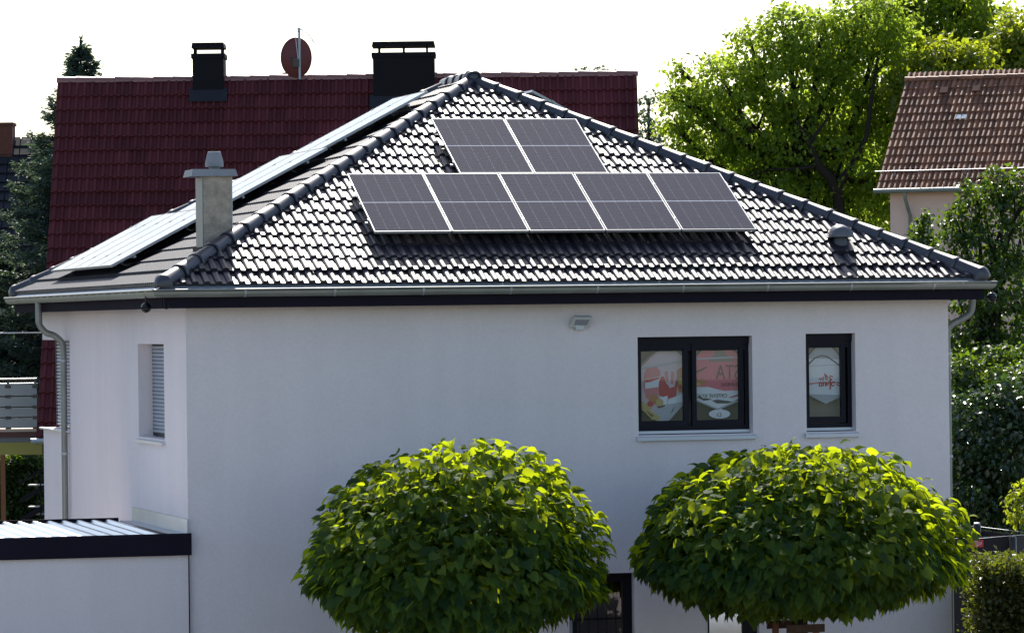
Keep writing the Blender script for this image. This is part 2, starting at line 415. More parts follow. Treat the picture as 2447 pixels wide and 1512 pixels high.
# hip and ridge caps
def cap_mesh(last=False):
    mb = MB(); n = 10; L_ = .46
    PRF = [(.96, -.70), (.93, -.2), (.84, .22), (.66, .50), (.34, .66), (0, .72)]; PRF = [(-x, z) for x, z in PRF]+PRF[-2::-1]
    def arc(r, y, z): return [(r*x, y, r*q+z) for x, q in PRF]
    rows = [arc(.134, 0, 0), arc(.141, .02, .001), arc(.140, .045, .001), arc(.126, .065, 0), arc(.108, L_, -.010), ]
    if last: rows = [arc(.02, -.10, -.02), arc(.085, -.075, -.015), arc(.118, -.03, -.005)]+rows
    vs = [p for r in rows for p in r]; m = n+1
    fs = [(j*m+i, j*m+i+1, (j+1)*m+i+1, (j+1)*m+i) for j in range(len(rows)-1) for i in range(n)]
    mb.add(vs, fs)
    if not last:
        b = arc(.104, .004, -.002); mb.add(rows[0]+b, [(i+1, i, m+i, m+i+1) for i in range(n)])
    return mb.mesh('ridge_cap', M_cap, smooth=50)
capm, capl = cap_mesh(), cap_mesh(True)
def caps(p0, p1, upv, start=True, step=.405):
    d = p1-p0; L_ = np.linalg.norm(d); d = d/L_; n = int(round(L_/step)); st = L_/n
    for i in range(n):
        q = p0+d*st*i+upv*.028+V(0, 0, random.uniform(-.004, .004))
        t = nrm(d+V(*[random.uniform(-.012, .012) for _ in range(3)])+upv*.03); x = nrm(np.cross(t, upv)); z = np.cross(x, t)
        M = Matrix(((x[0], t[0], z[0], q[0]), (x[1], t[1], z[1], q[1]), (x[2], t[2], z[2], q[2]), (0, 0, 0, 1)))
        link('ridge_cap', capl if (start and i == 0) else capm, roof, M=M)
for c, ap in ((V(0, 0, ZE), A1), (V(W, 0, ZE), A1), (V(0, D, ZE), A2), (V(W, D, ZE), A2)):
    d = nrm(ap-c); up = nrm(V(0, 0, 1)-d*d[2]); caps(c+d*.22+V(0, 0, .02), ap-d*.05, up)
caps(A1+V(0, -.12, .03), A2+V(0, .12, .03), V(0, 0, 1), start=False)
MB().ball(A1+V(0, 0, .05), .135, 16, 8).build('ridge_cap', M_cap, roof, smooth=60)

# chimney on the left slope
cy = 1.42
c0, c1 = on(486, 500, 1, cy), on(553.5, 500, 1, cy); cx0, cx1 = c0[0], c1[0]; ztop = on(520, 420, 1, cy)[2]
cdep = .46
ch = MB().box(cx0, cx1, cy, cy+cdep, ZE+.2, ztop).build('chimney', M_stucco, house)
MB().box(cx0-.012, cx0-.001, cy-.006, cy+cdep, ZE+.2, ztop-.002).build('corner_trim', M_trim, ch)
MB().box(cx1+.001, cx1+.012, cy-.006, cy+.03, ZE+.2, ztop-.002).build('corner_trim', M_zinc2, ch)
ca, cb = on(457, 410, 1, cy-.06)[0], on(568, 410, 1, cy-.06)[0]; zc0, zc1 = on(512, 421, 1, cy-.06)[2], on(512, 404, 1, cy-.06)[2]
cm = MB(); ym0, ym1 = cy-.07, cy+cdep+.07
bt = [V(ca, ym0, zc0), V(cb, ym0, zc0), V(cb, ym1, zc0), V(ca, ym1, zc0)]
tp_ = [V(ca+.025, ym0+.025, zc1), V(cb-.025, ym0+.025, zc1), V(cb-.025, ym1-.025, zc1), V(ca+.025, ym1-.025, zc1)]
cm.add(bt+tp_, [(3, 2, 1, 0), (4, 5, 6, 7)]+[(i, (i+1) % 4, 4+(i+1) % 4, 4+i) for i in range(4)]).build('chimney_cap', M_capc, ch)
pxm = .0059*.97
xm = on(512, 380, 1, cy+.2)[0]; z0 = zc1; s_ = 1/ (FPX/55.5)
MB().lathe([(.075, 0), (.075, 6*s_), (.12, 6*s_+.004), (.124, 14*s_), (.118, 20*s_), (.086, 42*s_), (.078, 43*s_)], (xm, cy+.2, z0), 20).build('chimney_cowl', M_capc, ch, smooth=35)
# lead collar round the chimney foot
MB().box(cx0-.05, cx1+.05, cy-.05, cy+cdep+.05, ZE+.2, ZE+cx0*RISE/HW+.1).build('chimney_flashing', M_slate, ch)

# roof vent near the right hip
vp = onp(2008, 592, V(0, 0, ZE), pn('front')); N = pn('front'); P = PL['front'][2]; zz = V(0, 0, 1)
vb = MB(); vb.obox(vp+N*.04, V(.17, 0, 0), P*.22, N*.03); vb.lathe([(.11, 0), (.10, .10), (.085, .18), (.085, .22)], vp+V(0, 0, -.02), 16)
vt = vb.build('roof_vent', M_cap, house, smooth=40)
hc = vp+V(0, 0, .17)
hood = MB(); n = 12; rows = []
for y, hw_, zt in ((-.17, .13, -.03), (-.14, .155, .03), (0, .16, .07), (.13, .15, .06), (.16, .13, -.02)):
    rows += [hc+V(hw_*math.sin(a), y, (.10+zt)*math.cos(a)*(1 if abs(a) < 1.3 else .6)-.02) for a in [math.radians(-95+190*i/n) for i in range(n+1)]]
hood.add(rows, [(j*(n+1)+i, j*(n+1)+i+1, (j+1)*(n+1)+i+1, (j+1)*(n+1)+i) for j in range(4) for i in range(n)])
hood.add(rows[:n+1], [tuple(range(n+1))]).add(rows[-n-1:], [tuple(range(n+1))]).build('vent_hood', mat('vent hood', (.10, .10, .115), .35, spec=.6), vt, smooth=50, weld=True)

# ------------------------------------------------------------------ solar panels
def panel_proto():
    r = thing('solar_panel', (0, 0, 0), 'x', 'solar panel')
    f = MB(); t = .036; b = .008
    f.box(0, PW, 0, b, -t, 0).box(0, PW, PH-b, PH, -t, 0).box(0, b, b, PH-b, -t, 0).box(PW-b, PW, b, PH-b, -t, 0)
    f.build('frame', M_alu, r)
    MB().box(b, PW-b, b, PH-b, -.012, -.0045).build('backsheet', M_back, r)
    x0, x1 = .013, PW-.013; cw = (x1-x0)/6; half = [(.015, PH/2-.009), (PH/2+.009, PH-.015)]
    for (y0, y1) in half:
        chh = (y1-y0)/10
        for i in range(6):
            s = MB()
            for j in range(10):
                gx, gy = .0017, .0022
                s.add([(x0+i*cw+gx, y0+j*chh+gy, -.0025), (x0+(i+1)*cw-gx, y0+j*chh+gy, -.0025), (x0+(i+1)*cw-gx, y0+(j+1)*chh-gy, -.0025), (x0+i*cw+gx, y0+(j+1)*chh-gy, -.0025)], [(0, 1, 2, 3)])
            s.build('cell_string', M_cell, r)
    for y in (.35, PH-.35): MB().box(-.018, .008, y-.022, y+.022, -.02, .004).build('clamp', M_alu, r)
    return r
def pmat(k, u, s, n):
    O, U, P, _ = PL[k]; N = pn(k); q = pp(k, u, s, n)
    return Matrix(((U[0], P[0], N[0], q[0]), (U[1], P[1], N[1], q[1]), (U[2], P[2], N[2], q[2]), (0, 0, 0, 1)))
proto = panel_proto(); first = True
def put_panel(k, u, s, label, group, n=.22):
    global first
    M = pmat(k, u, s, n)
    if first: proto.matrix_basis = M; proto['label'] = label; proto['group'] = group; first = False; return proto
    r = copy_thing(proto, label=label, M=M); r['group'] = group; return r
ordn = ['leftmost', 'second from left', 'middle', 'second from right', 'rightmost']
for i in range(5): put_panel('front', PX0+i*(PW+PG), PS0, f'{ordn[i]} of the five solar panels in the lower row on the front slope', 'solar panels on the front slope')
for i, nm in enumerate(('left', 'right')): put_panel('front', PXB+i*(PW+PG), PS0+PH+PG, f'{nm} one of the two solar panels in the upper row on the front slope', 'solar panels on the front slope')
lrow = [(5.02, 5, .48, 'lowest'), (5.10, 3, .48+1*(PH+PG), 'middle'), (5.47, 2, .48+2*(PH+PG), 'top')]
names = {5: ['nearest the chimney side', 'second from the near edge', 'in the middle', 'second from the far edge', 'at the far edge'],
         3: ['at the near edge', 'in the middle', 'at the far edge'], 2: ['at the near edge', 'at the far edge']}
for y0, n, s, nm in lrow:
    for i in range(n):
        u = D-(y0+i*(PW+PG))-PW
        put_panel('left', u, s, f'sky-reflecting solar panel {names[n][i]} of the {nm} row on the left slope', 'solar panels on the left slope')
for i, nm in enumerate(('near', 'far')):
    put_panel('right', 5.2+i*(PW+PG), .48+2*(PH+PG), f'{nm} solar panel on the hidden right slope, its edge showing over the right hip', 'solar panels on the right slope')
# mounting rails
def rails(k, u0, u1, ss, label):
    r = thing('mounting_rail', pp(k, u0, ss[0]), label, 'rail', 'solar panel rails')
    for s in ss:
        MB().obox((pp(k, u0, s, .165)+pp(k, u1, s, .165))/2, PL[k][1]*(u1-u0)/2, PL[k][2]*.015, pn(k)*.015).build('rail', M_steel, r)
        t = u0+.3
        while t < u1:
            MB().tube([pp(k, t, s-.02, .15), pp(k, t, s-.10, .12), pp(k, t, s-.05, .06), pp(k, t, s+.06, .045)], .011, 6).build('roof_hook', M_steel, r); t += 1.1
rails('front', PX0-.05, PX0+5*PW+4*PG+.08, (PS0+.35, PS0+PH-.35), 'aluminium rails under the lower panel row on the front slope')
rails('front', PXB-.05, PXB+2*PW+PG+.08, (PS0+PH+PG+.35, PS0+2*PH+PG-.35), 'aluminium rails under the two upper panels on the front slope')
for y0, n, s, nm in lrow:
    rails('left', D-(y0+n*(PW+PG))-.05, D-y0+.05, (s+.35, s+PH-.35), f'aluminium rails under the {nm} panel row on the left slope')

# ------------------------------------------------------------------ front windows
def px_rect(x0, y0, x1, y1, Y):
    a, b = on(x0, y0, 1, Y), on(x1, y1, 1, Y); return a[0], b[0], b[2], a[2]
def ring(mb, a0, a1, z0, z1, w_, y0, y1, wt=None, wb=None):
    wt = wt or w_; wb = wb or w_
    mb.box(a0, a0+w_, y0, y1, z0, z1).box(a1-w_, a1, y0, y1, z0, z1).box(a0+w_, a1-w_, y0, y1, z0, z0+wb).box(a0+w_, a1-w_, y0, y1, z1-wt, z1); return mb
def R3(x, y): return ((2300+x*.40866)/1.56927, (1150+y*.40866)/1.56927)   # reading of a close-up
YF = Y0+.145
def window(h, panes, label):
    a0, a1, z0, z1 = h
    f = MB(); f.box(a0+.002, a1-.002, YF, YF+.08, z1-.135, z1-.002)            # shutter box
    f.box(a0+.004, a1-.004, YF-.025, YF-.002, z1-.10, z1-.004)
    ring(f, a0+.004, a1-.004, z0+.05, z1-.137, .055, YF+.004, YF+.085)
    wd = f.build('window', M_frame, house); tag(wd, label)
    for (p0, p1, q0, q1) in panes:
        s = MB(); 
        ring(s, p0-.065, p1+.065, q0-.085, q1+.07, .063, YF-.01, YF+.05, .068, .083).build('sash', M_frame, wd)
        MB().box(p0-.004, p1+.004, YF+.022, YF+.026, q0-.004, q1+.004).build('pane', M_glass, wd)
    MB().box(a0+.003, a1-.003, YF-.03, YF-.004, z0+.012, z0+.05).build('sill_strip', M_sill, wd)
    s = MB(); ya, yb = Y0-.045, YF
    s.prism([(a0-.0, ya, z0-.03), (a0, yb, z0+.002), (a0, yb, z0-.012), (a0, ya, z0-.044)], (a1-a0, 0, 0)).build('sill', M_sillt, wd)
    MB().box(a0-.02, a1+.02, ya-.006, ya-.001, z0-.075, z0-.026).build('sill_edge', M_sill, wd)
    for x in (a0-.03, a1+.012): MB().box(x, x+.018, ya-.008, Y0+.05, z0-.08, z0-.012).build('sill_end', M_sill, wd)
    return wd
p1 = px_rect(*R3(248, 384), *R3(642, 1040), YF+.02); p2 = px_rect(*R3(755, 376), *R3(1152, 1030), YF+.02); p3 = px_rect(*R3(1788, 353), *R3(2085, 1002), YF+.02)
zt, zb = (p1[3]+p2[3])/2, (p1[2]+p2[2])/2; p1 = (p1[0], p1[1], zb, zt); p2 = (p2[0], p2[1], zb, zt)
window(W1, [p1, p2], 'wide two-sash window with reflected banners painted behind the glass')
window(W2, [p3], 'narrow window with a white reflection painted behind the glass')
# street banners reflected in the panes, painted as prints behind the glass
YB = YF+.075
def poly(mb, pts, Y, t=.002):
    mb.prism([V(*on(*R3(x, y), 1, Y)) for x, y in pts], (0, t, 0)); return mb
def ell(cx, cy, rx, ry, n=20): return [(cx+rx*math.cos(2*math.pi*i/n), cy+ry*math.sin(2*math.pi*i/n)) for i in range(n)]
def printcol(name, c): return mat(name, c, .7)
P_pink = printcol('pink reflection print', (.80, .16, .23)); P_mar = printcol('maroon reflection print', (.10, .02, .05)); P_red = printcol('red reflection print', (.58, .04, .06))
P_lr = printcol('pale red reflection print', (.72, .22, .24)); P_or = printcol('orange reflection print', (.60, .22, .08)); P_ye = printcol('straw reflection print', (.60, .45, .15))
P_gr = printcol('grey reflection print', (.48, .50, .54)); P_wh = printcol('white reflection print', (.88, .88, .90)); P_dk = printcol('dark reflection print', (.05, .05, .06)); P_bg = printcol('beige reflection print', (.24, .22, .19))
P_pw = printcol('pinkish white reflection print', (.72, .55, .58)); P_bl = printcol('dark grey reflection print', (.07, .07, .075)); P_br = printcol('brown reflection print', (.16, .08, .05))
def mirrored_text(txt, xr, yb, h, Y, m, parent, width=None, name='lettering'):
    cu = bpy.data.curves.new('lettering', 'FONT'); cu.body = txt; cu.size = 1; cu.resolution_u = 3
    t = bpy.data.objects.new('tmp', cu); COL.objects.link(t); bpy.context.view_layer.update()
    me = bpy.data.meshes.new_from_object(t); bpy.data.objects.remove(t)
    vs = np.array([v.co[:] for v in me.vertices]); wtx, ht = np.ptp(vs[:, 0]), np.ptp(vs[:, 1])
    o_ = on(*R3(xr, yb), 1, Y); hh = abs(on(*R3(xr, yb-h), 1, Y)[2]-o_[2])
    ww = abs(on(*R3(xr-width, yb), 1, Y)[0]-o_[0]) if width else hh*wtx/ht
    x0, y0 = vs[:, 0].min(), vs[:, 1].min()
    for v in me.vertices:
        x, y = (v.co.x-x0)/wtx*ww, (v.co.y-y0)/ht*hh; v.co = (o_[0]-x, Y, o_[2]+y)
    me.materials.clear(); me.materials.append(m); me.name = name
    return link(name, me, parent)
def painted_reflection(pane, base_pts, m, label):  # flat print standing in for what the pane mirrors
    o = V((pane[0]+pane[1])/2, YB, pane[2])
    r = thing('painted_reflection', o, label, 'painted_reflection', 'reflected banners painted behind the upper windows')
    poly(MB(), base_pts, YB).build('reflection_tone', m, r); return r
# left pane
b1 = painted_reflection(p1, [(236, 575), (330, 478), (440, 376), (540, 376), (652, 470), (652, 880), (505, 1046), (400, 1046), (236, 930)], P_pw, 'painted reflection of jars and fruit on banners in the left pane of the wide window')
def pr(b, pts, m, lift, name='print'): poly(MB(), pts, YB-.002-lift*.0022, .001).build(name, m, b)  # each print is a piece of the reflection painted behind the panes
pr(b1, [(285, 620), (300, 570), (345, 548), (400, 552), (432, 590), (425, 700), (410, 830), (300, 840), (275, 720)], P_lr, 1, 'reflected_jar')
pr(b1, [(290, 665), (425, 640), (415, 735), (292, 752)], P_wh, 2, 'jar_label'); pr(b1, [(292, 668), (420, 645), (420, 662), (335, 690), (292, 695)], P_red, 3)
pr(b1, [(418, 690), (440, 640), (560, 640), (592, 700), (575, 820), (500, 842), (418, 810)], P_red, 1, 'reflected_jar')
pr(b1, [(455, 610), (485, 570), (560, 575), (580, 640), (560, 730), (520, 745), (480, 690)], P_pw, 2); pr(b1, [(470, 600), (500, 585), (508, 690), (482, 680)], P_lr, 3); pr(b1, [(530, 590), (560, 600), (550, 715), (525, 700)], P_lr, 3)
pr(b1, [(585, 580), (640, 545), (652, 545), (652, 782), (600, 785), (580, 700)], P_or, 1); pr(b1, ell(618, 690, 20, 40, 12), P_ye, 2); pr(b1, ell(612, 735, 16, 22, 12), P_red, 3)
pr(b1, ell(370, 850, 48, 45, 14), P_or, 2, 'reflected_fruit'); pr(b1, ell(425, 880, 36, 38, 14), P_ye, 3, 'reflected_fruit'); pr(b1, ell(340, 890, 30, 26, 12), P_red, 3, 'reflected_fruit')
pr(b1, [(236, 850), (300, 890), (360, 925), (330, 950), (280, 935), (236, 925)], P_ye, 2, 'reflected_bread'); pr(b1, [(262, 940), (300, 925), (430, 1010), (425, 1040), (360, 1036)], P_ye, 3, 'reflected_bread'); pr(b1, [(300, 950), (380, 1000), (350, 1010)], P_br, 4)
pr(b1, [(365, 935), (500, 895), (648, 875), (648, 890), (520, 1036), (430, 1038)], P_gr, 1); pr(b1, [(430, 830), (500, 815), (490, 910), (440, 925)], P_wh, 2); pr(b1, [(400, 915), (490, 895), (470, 915), (420, 930)], P_mar, 3)
pr(b1, [(500, 860), (640, 790), (652, 790), (652, 870), (500, 895)], P_wh, 2); pr(b1, [(540, 945), (570, 905), (545, 955), (525, 985)], P_dk, 3)
pr(b1, [(236, 560), (640, 490), (652, 492), (652, 503), (236, 576)], P_gr, 4); pr(b1, [(236, 540), (350, 440), (430, 380), (440, 384), (360, 450), (250, 560)], P_bg, 4)
# right pane
b2 = painted_reflection(p2, [(746, 470), (850, 366), (1060, 366), (1162, 470), (1162, 850), (960, 930), (746, 845)], P_wh, 'painted reflection of pink banners with mirrored lettering in the right pane of the wide window')
pr(b2, [(746, 470), (850, 368), (1060, 368), (1160, 450), (1160, 765), (1010, 770), (880, 735), (746, 735)], P_pink, 1, 'reflected_pink')
pr(b2, [(870, 505), (975, 376), (1112, 500)], P_bg, 2); pr(b2, [(746, 470), (1150, 455), (1150, 468), (746, 485)], P_gr, 3)
pr(b2, [(752, 590), (860, 545), (855, 560), (752, 620)], P_br, 3); pr(b2, ell(805, 690, 48, 30, 14), P_or, 3); pr(b2, ell(775, 710, 25, 18, 10), P_ye, 4)
mirrored_text('STA', 1163, 662, 132, YB-.013, P_mar, b2, width=222)
mirrored_text('EHMEN!', 1158, 727, 34, YB-.013, P_mar, b2, width=168)
mirrored_text('OFFENE K\u00dcC', 1045, 830, 42, YB-.013, P_dk, b2, width=280)
pr(b2, [(905, 860), (960, 850), (1100, 870), (1155, 840), (1150, 856), (1050, 885), (950, 885)], P_dk, 3); pr(b2, [(775, 830), (830, 860), (910, 850), (860, 838), (820, 840), (785, 812)], P_dk, 3); pr(b2, [(1060, 830), (1155, 800), (1155, 815), (1080, 835)], P_red, 3)
pr(b2, [(746, 845), (960, 930), (1162, 850), (1162, 862), (960, 946), (746, 858)], P_gr, 2)
b4 = thing('painted_oval', on(*R3(975, 975), 1, YB), 'small white oval in the painted reflection below the pink banners', 'reflected oval')  # oval belongs to the reflection painted behind the pane
poly(MB(), ell(975, 982, 98, 42, 24), YB-.004).build('reflected_oval', P_wh, b4); poly(MB(), [(958, 925), (990, 925), (1000, 950), (945, 950)], YB-.0045).build('reflected_neck', P_wh, b4)
mirrored_text('D.', 990, 1006, 32, YB-.010, P_dk, b4, width=52)
# narrow window
b3 = painted_reflection(p3, [(1778, 470), (1880, 352), (1990, 352), (2095, 470), (2095, 822), (1950, 890), (1778, 800)], P_gr, 'painted reflection of white banners with red mirrored script in the narrow window')
pr(b3, [(1778, 545), (2095, 535), (2095, 800), (2050, 808), (1778, 800)], P_wh, 1, 'reflected_white'); pr(b3, [(1778, 478), (1880, 475), (2095, 482), (2095, 530), (1778, 540)], P_wh, 1)
def scribble(b, pts, wd, m):
    n = len(pts); L_, R_ = [], []
    for i, (x, y) in enumerate(pts):
        a, c = pts[max(i-1, 0)], pts[min(i+1, n-1)]; tx, ty = c[0]-a[0], c[1]-a[1]; l = math.hypot(tx, ty) or 1
        L_.append((x-ty/l*wd, y+tx/l*wd)); R_.append((x+ty/l*wd, y-tx/l*wd))
    mb = MB(); q = [V(*on(*R3(x, y), 1, YB-.010)) for x, y in L_+R_]
    mb.add(q, [(i, i+1, n+i+1, n+i) for i in range(n-1)]).build('script_stroke', m, b)
for s in ([(2078, 700), (2055, 692), (2050, 715), (2075, 722)], [(2040, 690), (2012, 690), (1998, 708), (2010, 728), (2030, 715)], [(1990, 760), (1992, 670), (1975, 700), (1962, 725), (1955, 690)],
          [(1948, 728), (1946, 690), (1928, 692), (1926, 728)], [(1912, 690), (1910, 730), (1890, 728), (1892, 690)], [(2015, 640), (1990, 632), (1985, 660), (2010, 670)], [(1970, 650), (1955, 630), (1940, 610), (1950, 655), (1965, 672)], [(1925, 640), (1925, 675), (1905, 650), (1905, 675), (1890, 652)]):
    scribble(b3, s, 6, P_red)
scribble(b3, [(1788, 530), (1850, 470), (1905, 448), (1960, 455), (2010, 490), (2085, 545)], 6, P_dk); scribble(b3, [(1790, 440), (1830, 385), (1875, 355)], 4, P_dk); scribble(b3, [(1990, 356), (2040, 400), (2085, 455)], 6, P_dk)
pr(b3, [(1800, 700), (1900, 688), (2040, 690), (2040, 702), (1900, 700), (1800, 715)], P_lr, 2)
# added sheets, coloured as the reflection round the painted banners
bl = thing('reflection_backing', (7.4, YF+.2, 4), 'dark backing added for the reflection round the painted banners of the wide window', 'pane_backing')
MB().box(p1[0]-.06, p2[1]+.06, YF+.18, YF+.19, W1[2]+.05, W1[3]-.15).build('backing_sheet', mat('grey reflection backing', (.085, .085, .08), .8), bl)
bl = thing('reflection_backing', (9.3, YF+.2, 4), 'beige backing added for the reflection round the painted banners of the narrow window', 'pane_backing')
MB().box(p3[0]-.05, p3[1]+.05, YF+.18, YF+.19, W2[2]+.05, W2[3]-.15).build('backing_sheet', mat('beige reflection backing', (.30, .26, .21), .8), bl)

# ground-floor door and low window
a0, a1, z0, z1 = DR
d = MB(); ring(d, a0+.003, a1-.003, .01, z1-.003, .13, Y0+.10, Y0+.18, .11, .1); dr = d.build('door', M_frame, house); tag(dr, 'glazed dark-framed door half hidden by the round trees')
MB().box(a0+.13, a1-.13, Y0+.13, Y0+.136, .11, z1-.113).build('pane', M_glassd, dr); MB().tube([(a1-.17, Y0+.08, .95), (a1-.17, Y0+.08, 1.15)], .012).build('handle', M_steel, dr)
a0, a1, z0, z1 = LW
d = MB(); ring(d, a0+.003, a1-.003, z0+.01, z1-.003, .055, Y0+.10, Y0+.18); d.box(a1-.20, a1-.059, Y0+.10, Y0+.18, z0+.07, z1-.06); lw = d.build('window', M_frame, house); tag(lw, 'low dark-framed window under the right round tree')
MB().box(a0+.055, a1-.2, Y0+.13, Y0+.136, z0+.06, z1-.056).build('pane', M_glassl, lw)
# left-side window with roller shutter
y0, y1, z0, z1 = SW
f = MB(); XF = X0+.20
for a, b in ((y0+.003, y0+.045), (y1-.045, y1-.003)): f.box(XF, XF+.06, a, b, z0+.02, z1-.002)
f.box(XF, XF+.06, y0+.045, y1-.045, z1-.05, z1-.002); f.box(XF, XF+.06, y0+.045, y1-.045, z0+.01, z0+.05)
sw = f.build('window', M_frame, house); tag(sw, 'shuttered window in the left side wall')
s = MB(); z = z0+.052
while z < z1-.06:
    s.prism([(XF+.005, y0+.046, z), (XF-.008, y0+.046, z+.012), (XF-.008, y0+.046, z+.036), (XF+.005, y0+.046, z+.048)], (0, y1-y0-.092, 0)); z += .052
s.build('shutter_slats', M_shut, sw)
s = MB(); s.prism([(X0-.05, y0-.03, z0-.035), (XF, y0-.03, z0+.004), (XF, y0-.03, z0-.012), (X0-.05, y0-.03, z0-.075)], (0, y1-y0+.06, 0)); s.build('sill', M_sill, sw)
# corner opening with shutters at the far left corner
XS = X0+.18; ye = on(136, 900, 0, XS)[1]
y0, y1, z0, z1 = CW
s = MB(); z = z0+.03
while z < z1-.03:
    s.prism([(XS+.008, y0+.002, z), (XS-.008, y0+.002, z+.012), (XS-.008, y0+.002, z+.036), (XS+.008, y0+.002, z+.048)], (0, ye-y0-.05, 0)); z += .052
cw_ = MB().box(XS-.012, XS+.05, ye-.047, ye, z0+.02, z1-.003).box(XS-.012, 2.6, ye+.003, ye+.02, z0+.02, z1-.003).build('window', M_frame, house); tag(cw_, 'corner window with lowered shutter at the far left corner')
s.build('shutter_slats', M_shut, cw_)
MB().box(X0-.06, 2.6, y0-.0, Y1+.06, z0-.03, z0-.004).build('sill', M_sill, cw_)

# downpipes
def pipe(pts, label=None, r=.048):
    P_ = [np.array(p, float) for p in pts]; path = []
    for i in range(len(P_)-1):
        a, b, c, d = P_[max(i-1, 0)], P_[i], P_[i+1], P_[min(i+2, len(P_)-1)]
        for t in np.linspace(0, 1, 7)[:-1]:
            path.append(.5*((2*b)+(-a+c)*t+(2*a-5*b+4*c-d)*t*t+(-a+3*b-3*c+d)*t**3))
    path.append(P_[-1]); o = MB().tube(path, r, 14).build('downpipe', M_zinc, house, smooth=50)
    for z in (2.35, 3.55, 4.95):
        q = P_[-1]; MB().lathe([(r+.004, -.02), (r+.010, -.012), (r+.010, .012), (r+.004, .02)], (q[0], q[1], z), 14).build('pipe_clamp', M_zinc2, o, smooth=40)
    return o
yq = on(92, 740, 0, .066)[1]; XP = X0-.075
pipe([(.066, yq, 5.85), (.066, yq, 5.62), (.075, yq, 5.50), (.17, yq, 5.38), (.30, yq, 5.33), (XP-.02, yq, 5.22), (XP, yq, 5.08), (XP, yq, 4.6), (XP, yq, 2), (XP, yq, .1)])
XQ = X1+.075; yq2 = .75
pipe([(W-.066, yq2, 5.85), (W-.066, yq2, 5.62), (W-.10, yq2, 5.50), (W-.22, yq2, 5.42), (XQ+.06, yq2, 5.34), (XQ, yq2, 5.2), (XQ, yq2, 4.6), (XQ, yq2, 2), (XQ, yq2, .1)])
# hanging globes, cable loop, floodlight, wall knob
def globe(px, py, q, lab):
    r = thing('hanging_globe', q, lab, 'globe', 'black globes under the eaves')
    MB().ball(V(*q), .068, 18, 10).build('globe', M_black, r, smooth=60)
    MB().lathe([(.015, .06), (.016, .15), (.03, .17), (.01, .19)], q, 10).build('stem', M_black, r, smooth=40)
    MB().lathe([(.071, -.008), (.071, .008)], q, 18).build('band', M_dark, r, smooth=40)
q = on(349, 735, 0, .03); globe(349, 735, (q[0], q[1], q[2]), 'black globe hanging under the left eave beside the cable loop')
q = dep(2370, 710, 57.2); globe(2370, 710, tuple(q), 'black globe hanging under the right end of the front gutter')
q = on(398, 728, 1, .12); MB().tube([q+V(-.035, 0, .12), q+V(-.035, 0, -.02), q+V(-.02, 0, -.055), q+V(.01, 0, -.055), q+V(.025, 0, -.02), q+V(.02, 0, 0)], .006, 6).build('cable_loop', M_black, house, smooth=60)
q = on(1385, 770, 1, Y0-.05); r = thing('floodlight', tuple(q), 'small grey floodlight mounted high on the front wall', 'floodlight')
n_ = nrm(V(-.10, -.75, -.55)); t_ = nrm(V(1, -.1, 0)-n_*(V(1, -.1, 0)@n_)); s_2 = np.cross(n_, t_)*-1
if s_2[2] < 0: s_2 = -s_2
def fl(x, z, d): return q+V(0, -.06, 0)+t_*x+s_2*z+n_*d
MB().add([fl(-.15, -.085, 0), fl(.12, -.085, 0), fl(.15, .085, 0), fl(-.10, .085, 0), fl(-.14, -.075, -.06), fl(.11, -.075, -.06), fl(.13, .07, -.06), fl(-.09, .07, -.06)], [(0, 1, 2, 3), (7, 6, 5, 4), (0, 4, 5, 1), (1, 5, 6, 2), (2, 6, 7, 3), (3, 7, 4, 0)]).build('housing', M_lamp, r)
MB().add([fl(-.085, -.045, .003), fl(.085, -.045, .003), fl(.115, .045, .003), fl(-.075, .045, .003)], [(0, 1, 2, 3)]).build('lens', M_lens, r)
MB().box(q[0]-.06, q[0]+.05, q[1]-.03, Y0-.001, q[2]-.10, q[2]-.03).build('bracket', M_lamp, r)
q = on(790, 1180, 1, Y0); tag(MB().lathe([(.07, 0), (.075, .02), (.05, .04), (.01, .045)], tuple(q), 18, (0, -1, 0)).build('wall_disc', M_white, None, smooth=40), 'round white disc fixed to the front wall beside the left tree', 'disc')

# ------------------------------------------------------------------ garage
gz1, gz0, gx = 2.79, 2.508, .53
gar = thing('garage', (-3.5, 2.4, 0), 'flat-roofed white garage with corrugated metal roof at the left front', 'garage')
MB().box(-8, .492, .44, 4.4, 0, 2.52).build('wall', M_wall, gar)
MB().box(-8, gx, .385, .43, gz0, gz1).build('fascia_board', M_dark, gar)
MB().box(.496, .506, .43, .5, 0, gz0-.004).build('joint_strip', M_dark, gar)
c = MB(); xs = -8.0; prof = []
while xs < .30:
    prof += [(xs, 0), (xs+.105, 0), (xs+.135, .038), (xs+.175, .038)]; xs += .205
prof = [(x, z) for x, z in prof if x < .30]
n = len(prof); zf, zr = 2.735, 2.765
vs = [(x, .432, zf+z) for x, z in prof]+[(x, 4.5, zr+z) for x, z in prof]+[(x, 4.5, zr+z-.02) for x, z in prof]
c.add(vs, [(i, i+1, n+i+1, n+i) for i in range(n-1)]+[(n+i, n+i+1, 2*n+i+1, 2*n+i) for i in range(n-1)]).build('roof_sheet', M_corr, gar, smooth='keep')
MB().box(.31, .497, .432, 4.46, zr, zr+.015).build('wall_flashing', M_zinc2, gar)
MB().box(.484, .498, .432, 4.46, zr+.016, zr+.20).build('wall_flashing', M_zinc2, gar)
MB().box(-8, .3, 4.505, 4.52, zr-.08, zr+.055).build('rear_edge', M_slate, gar)

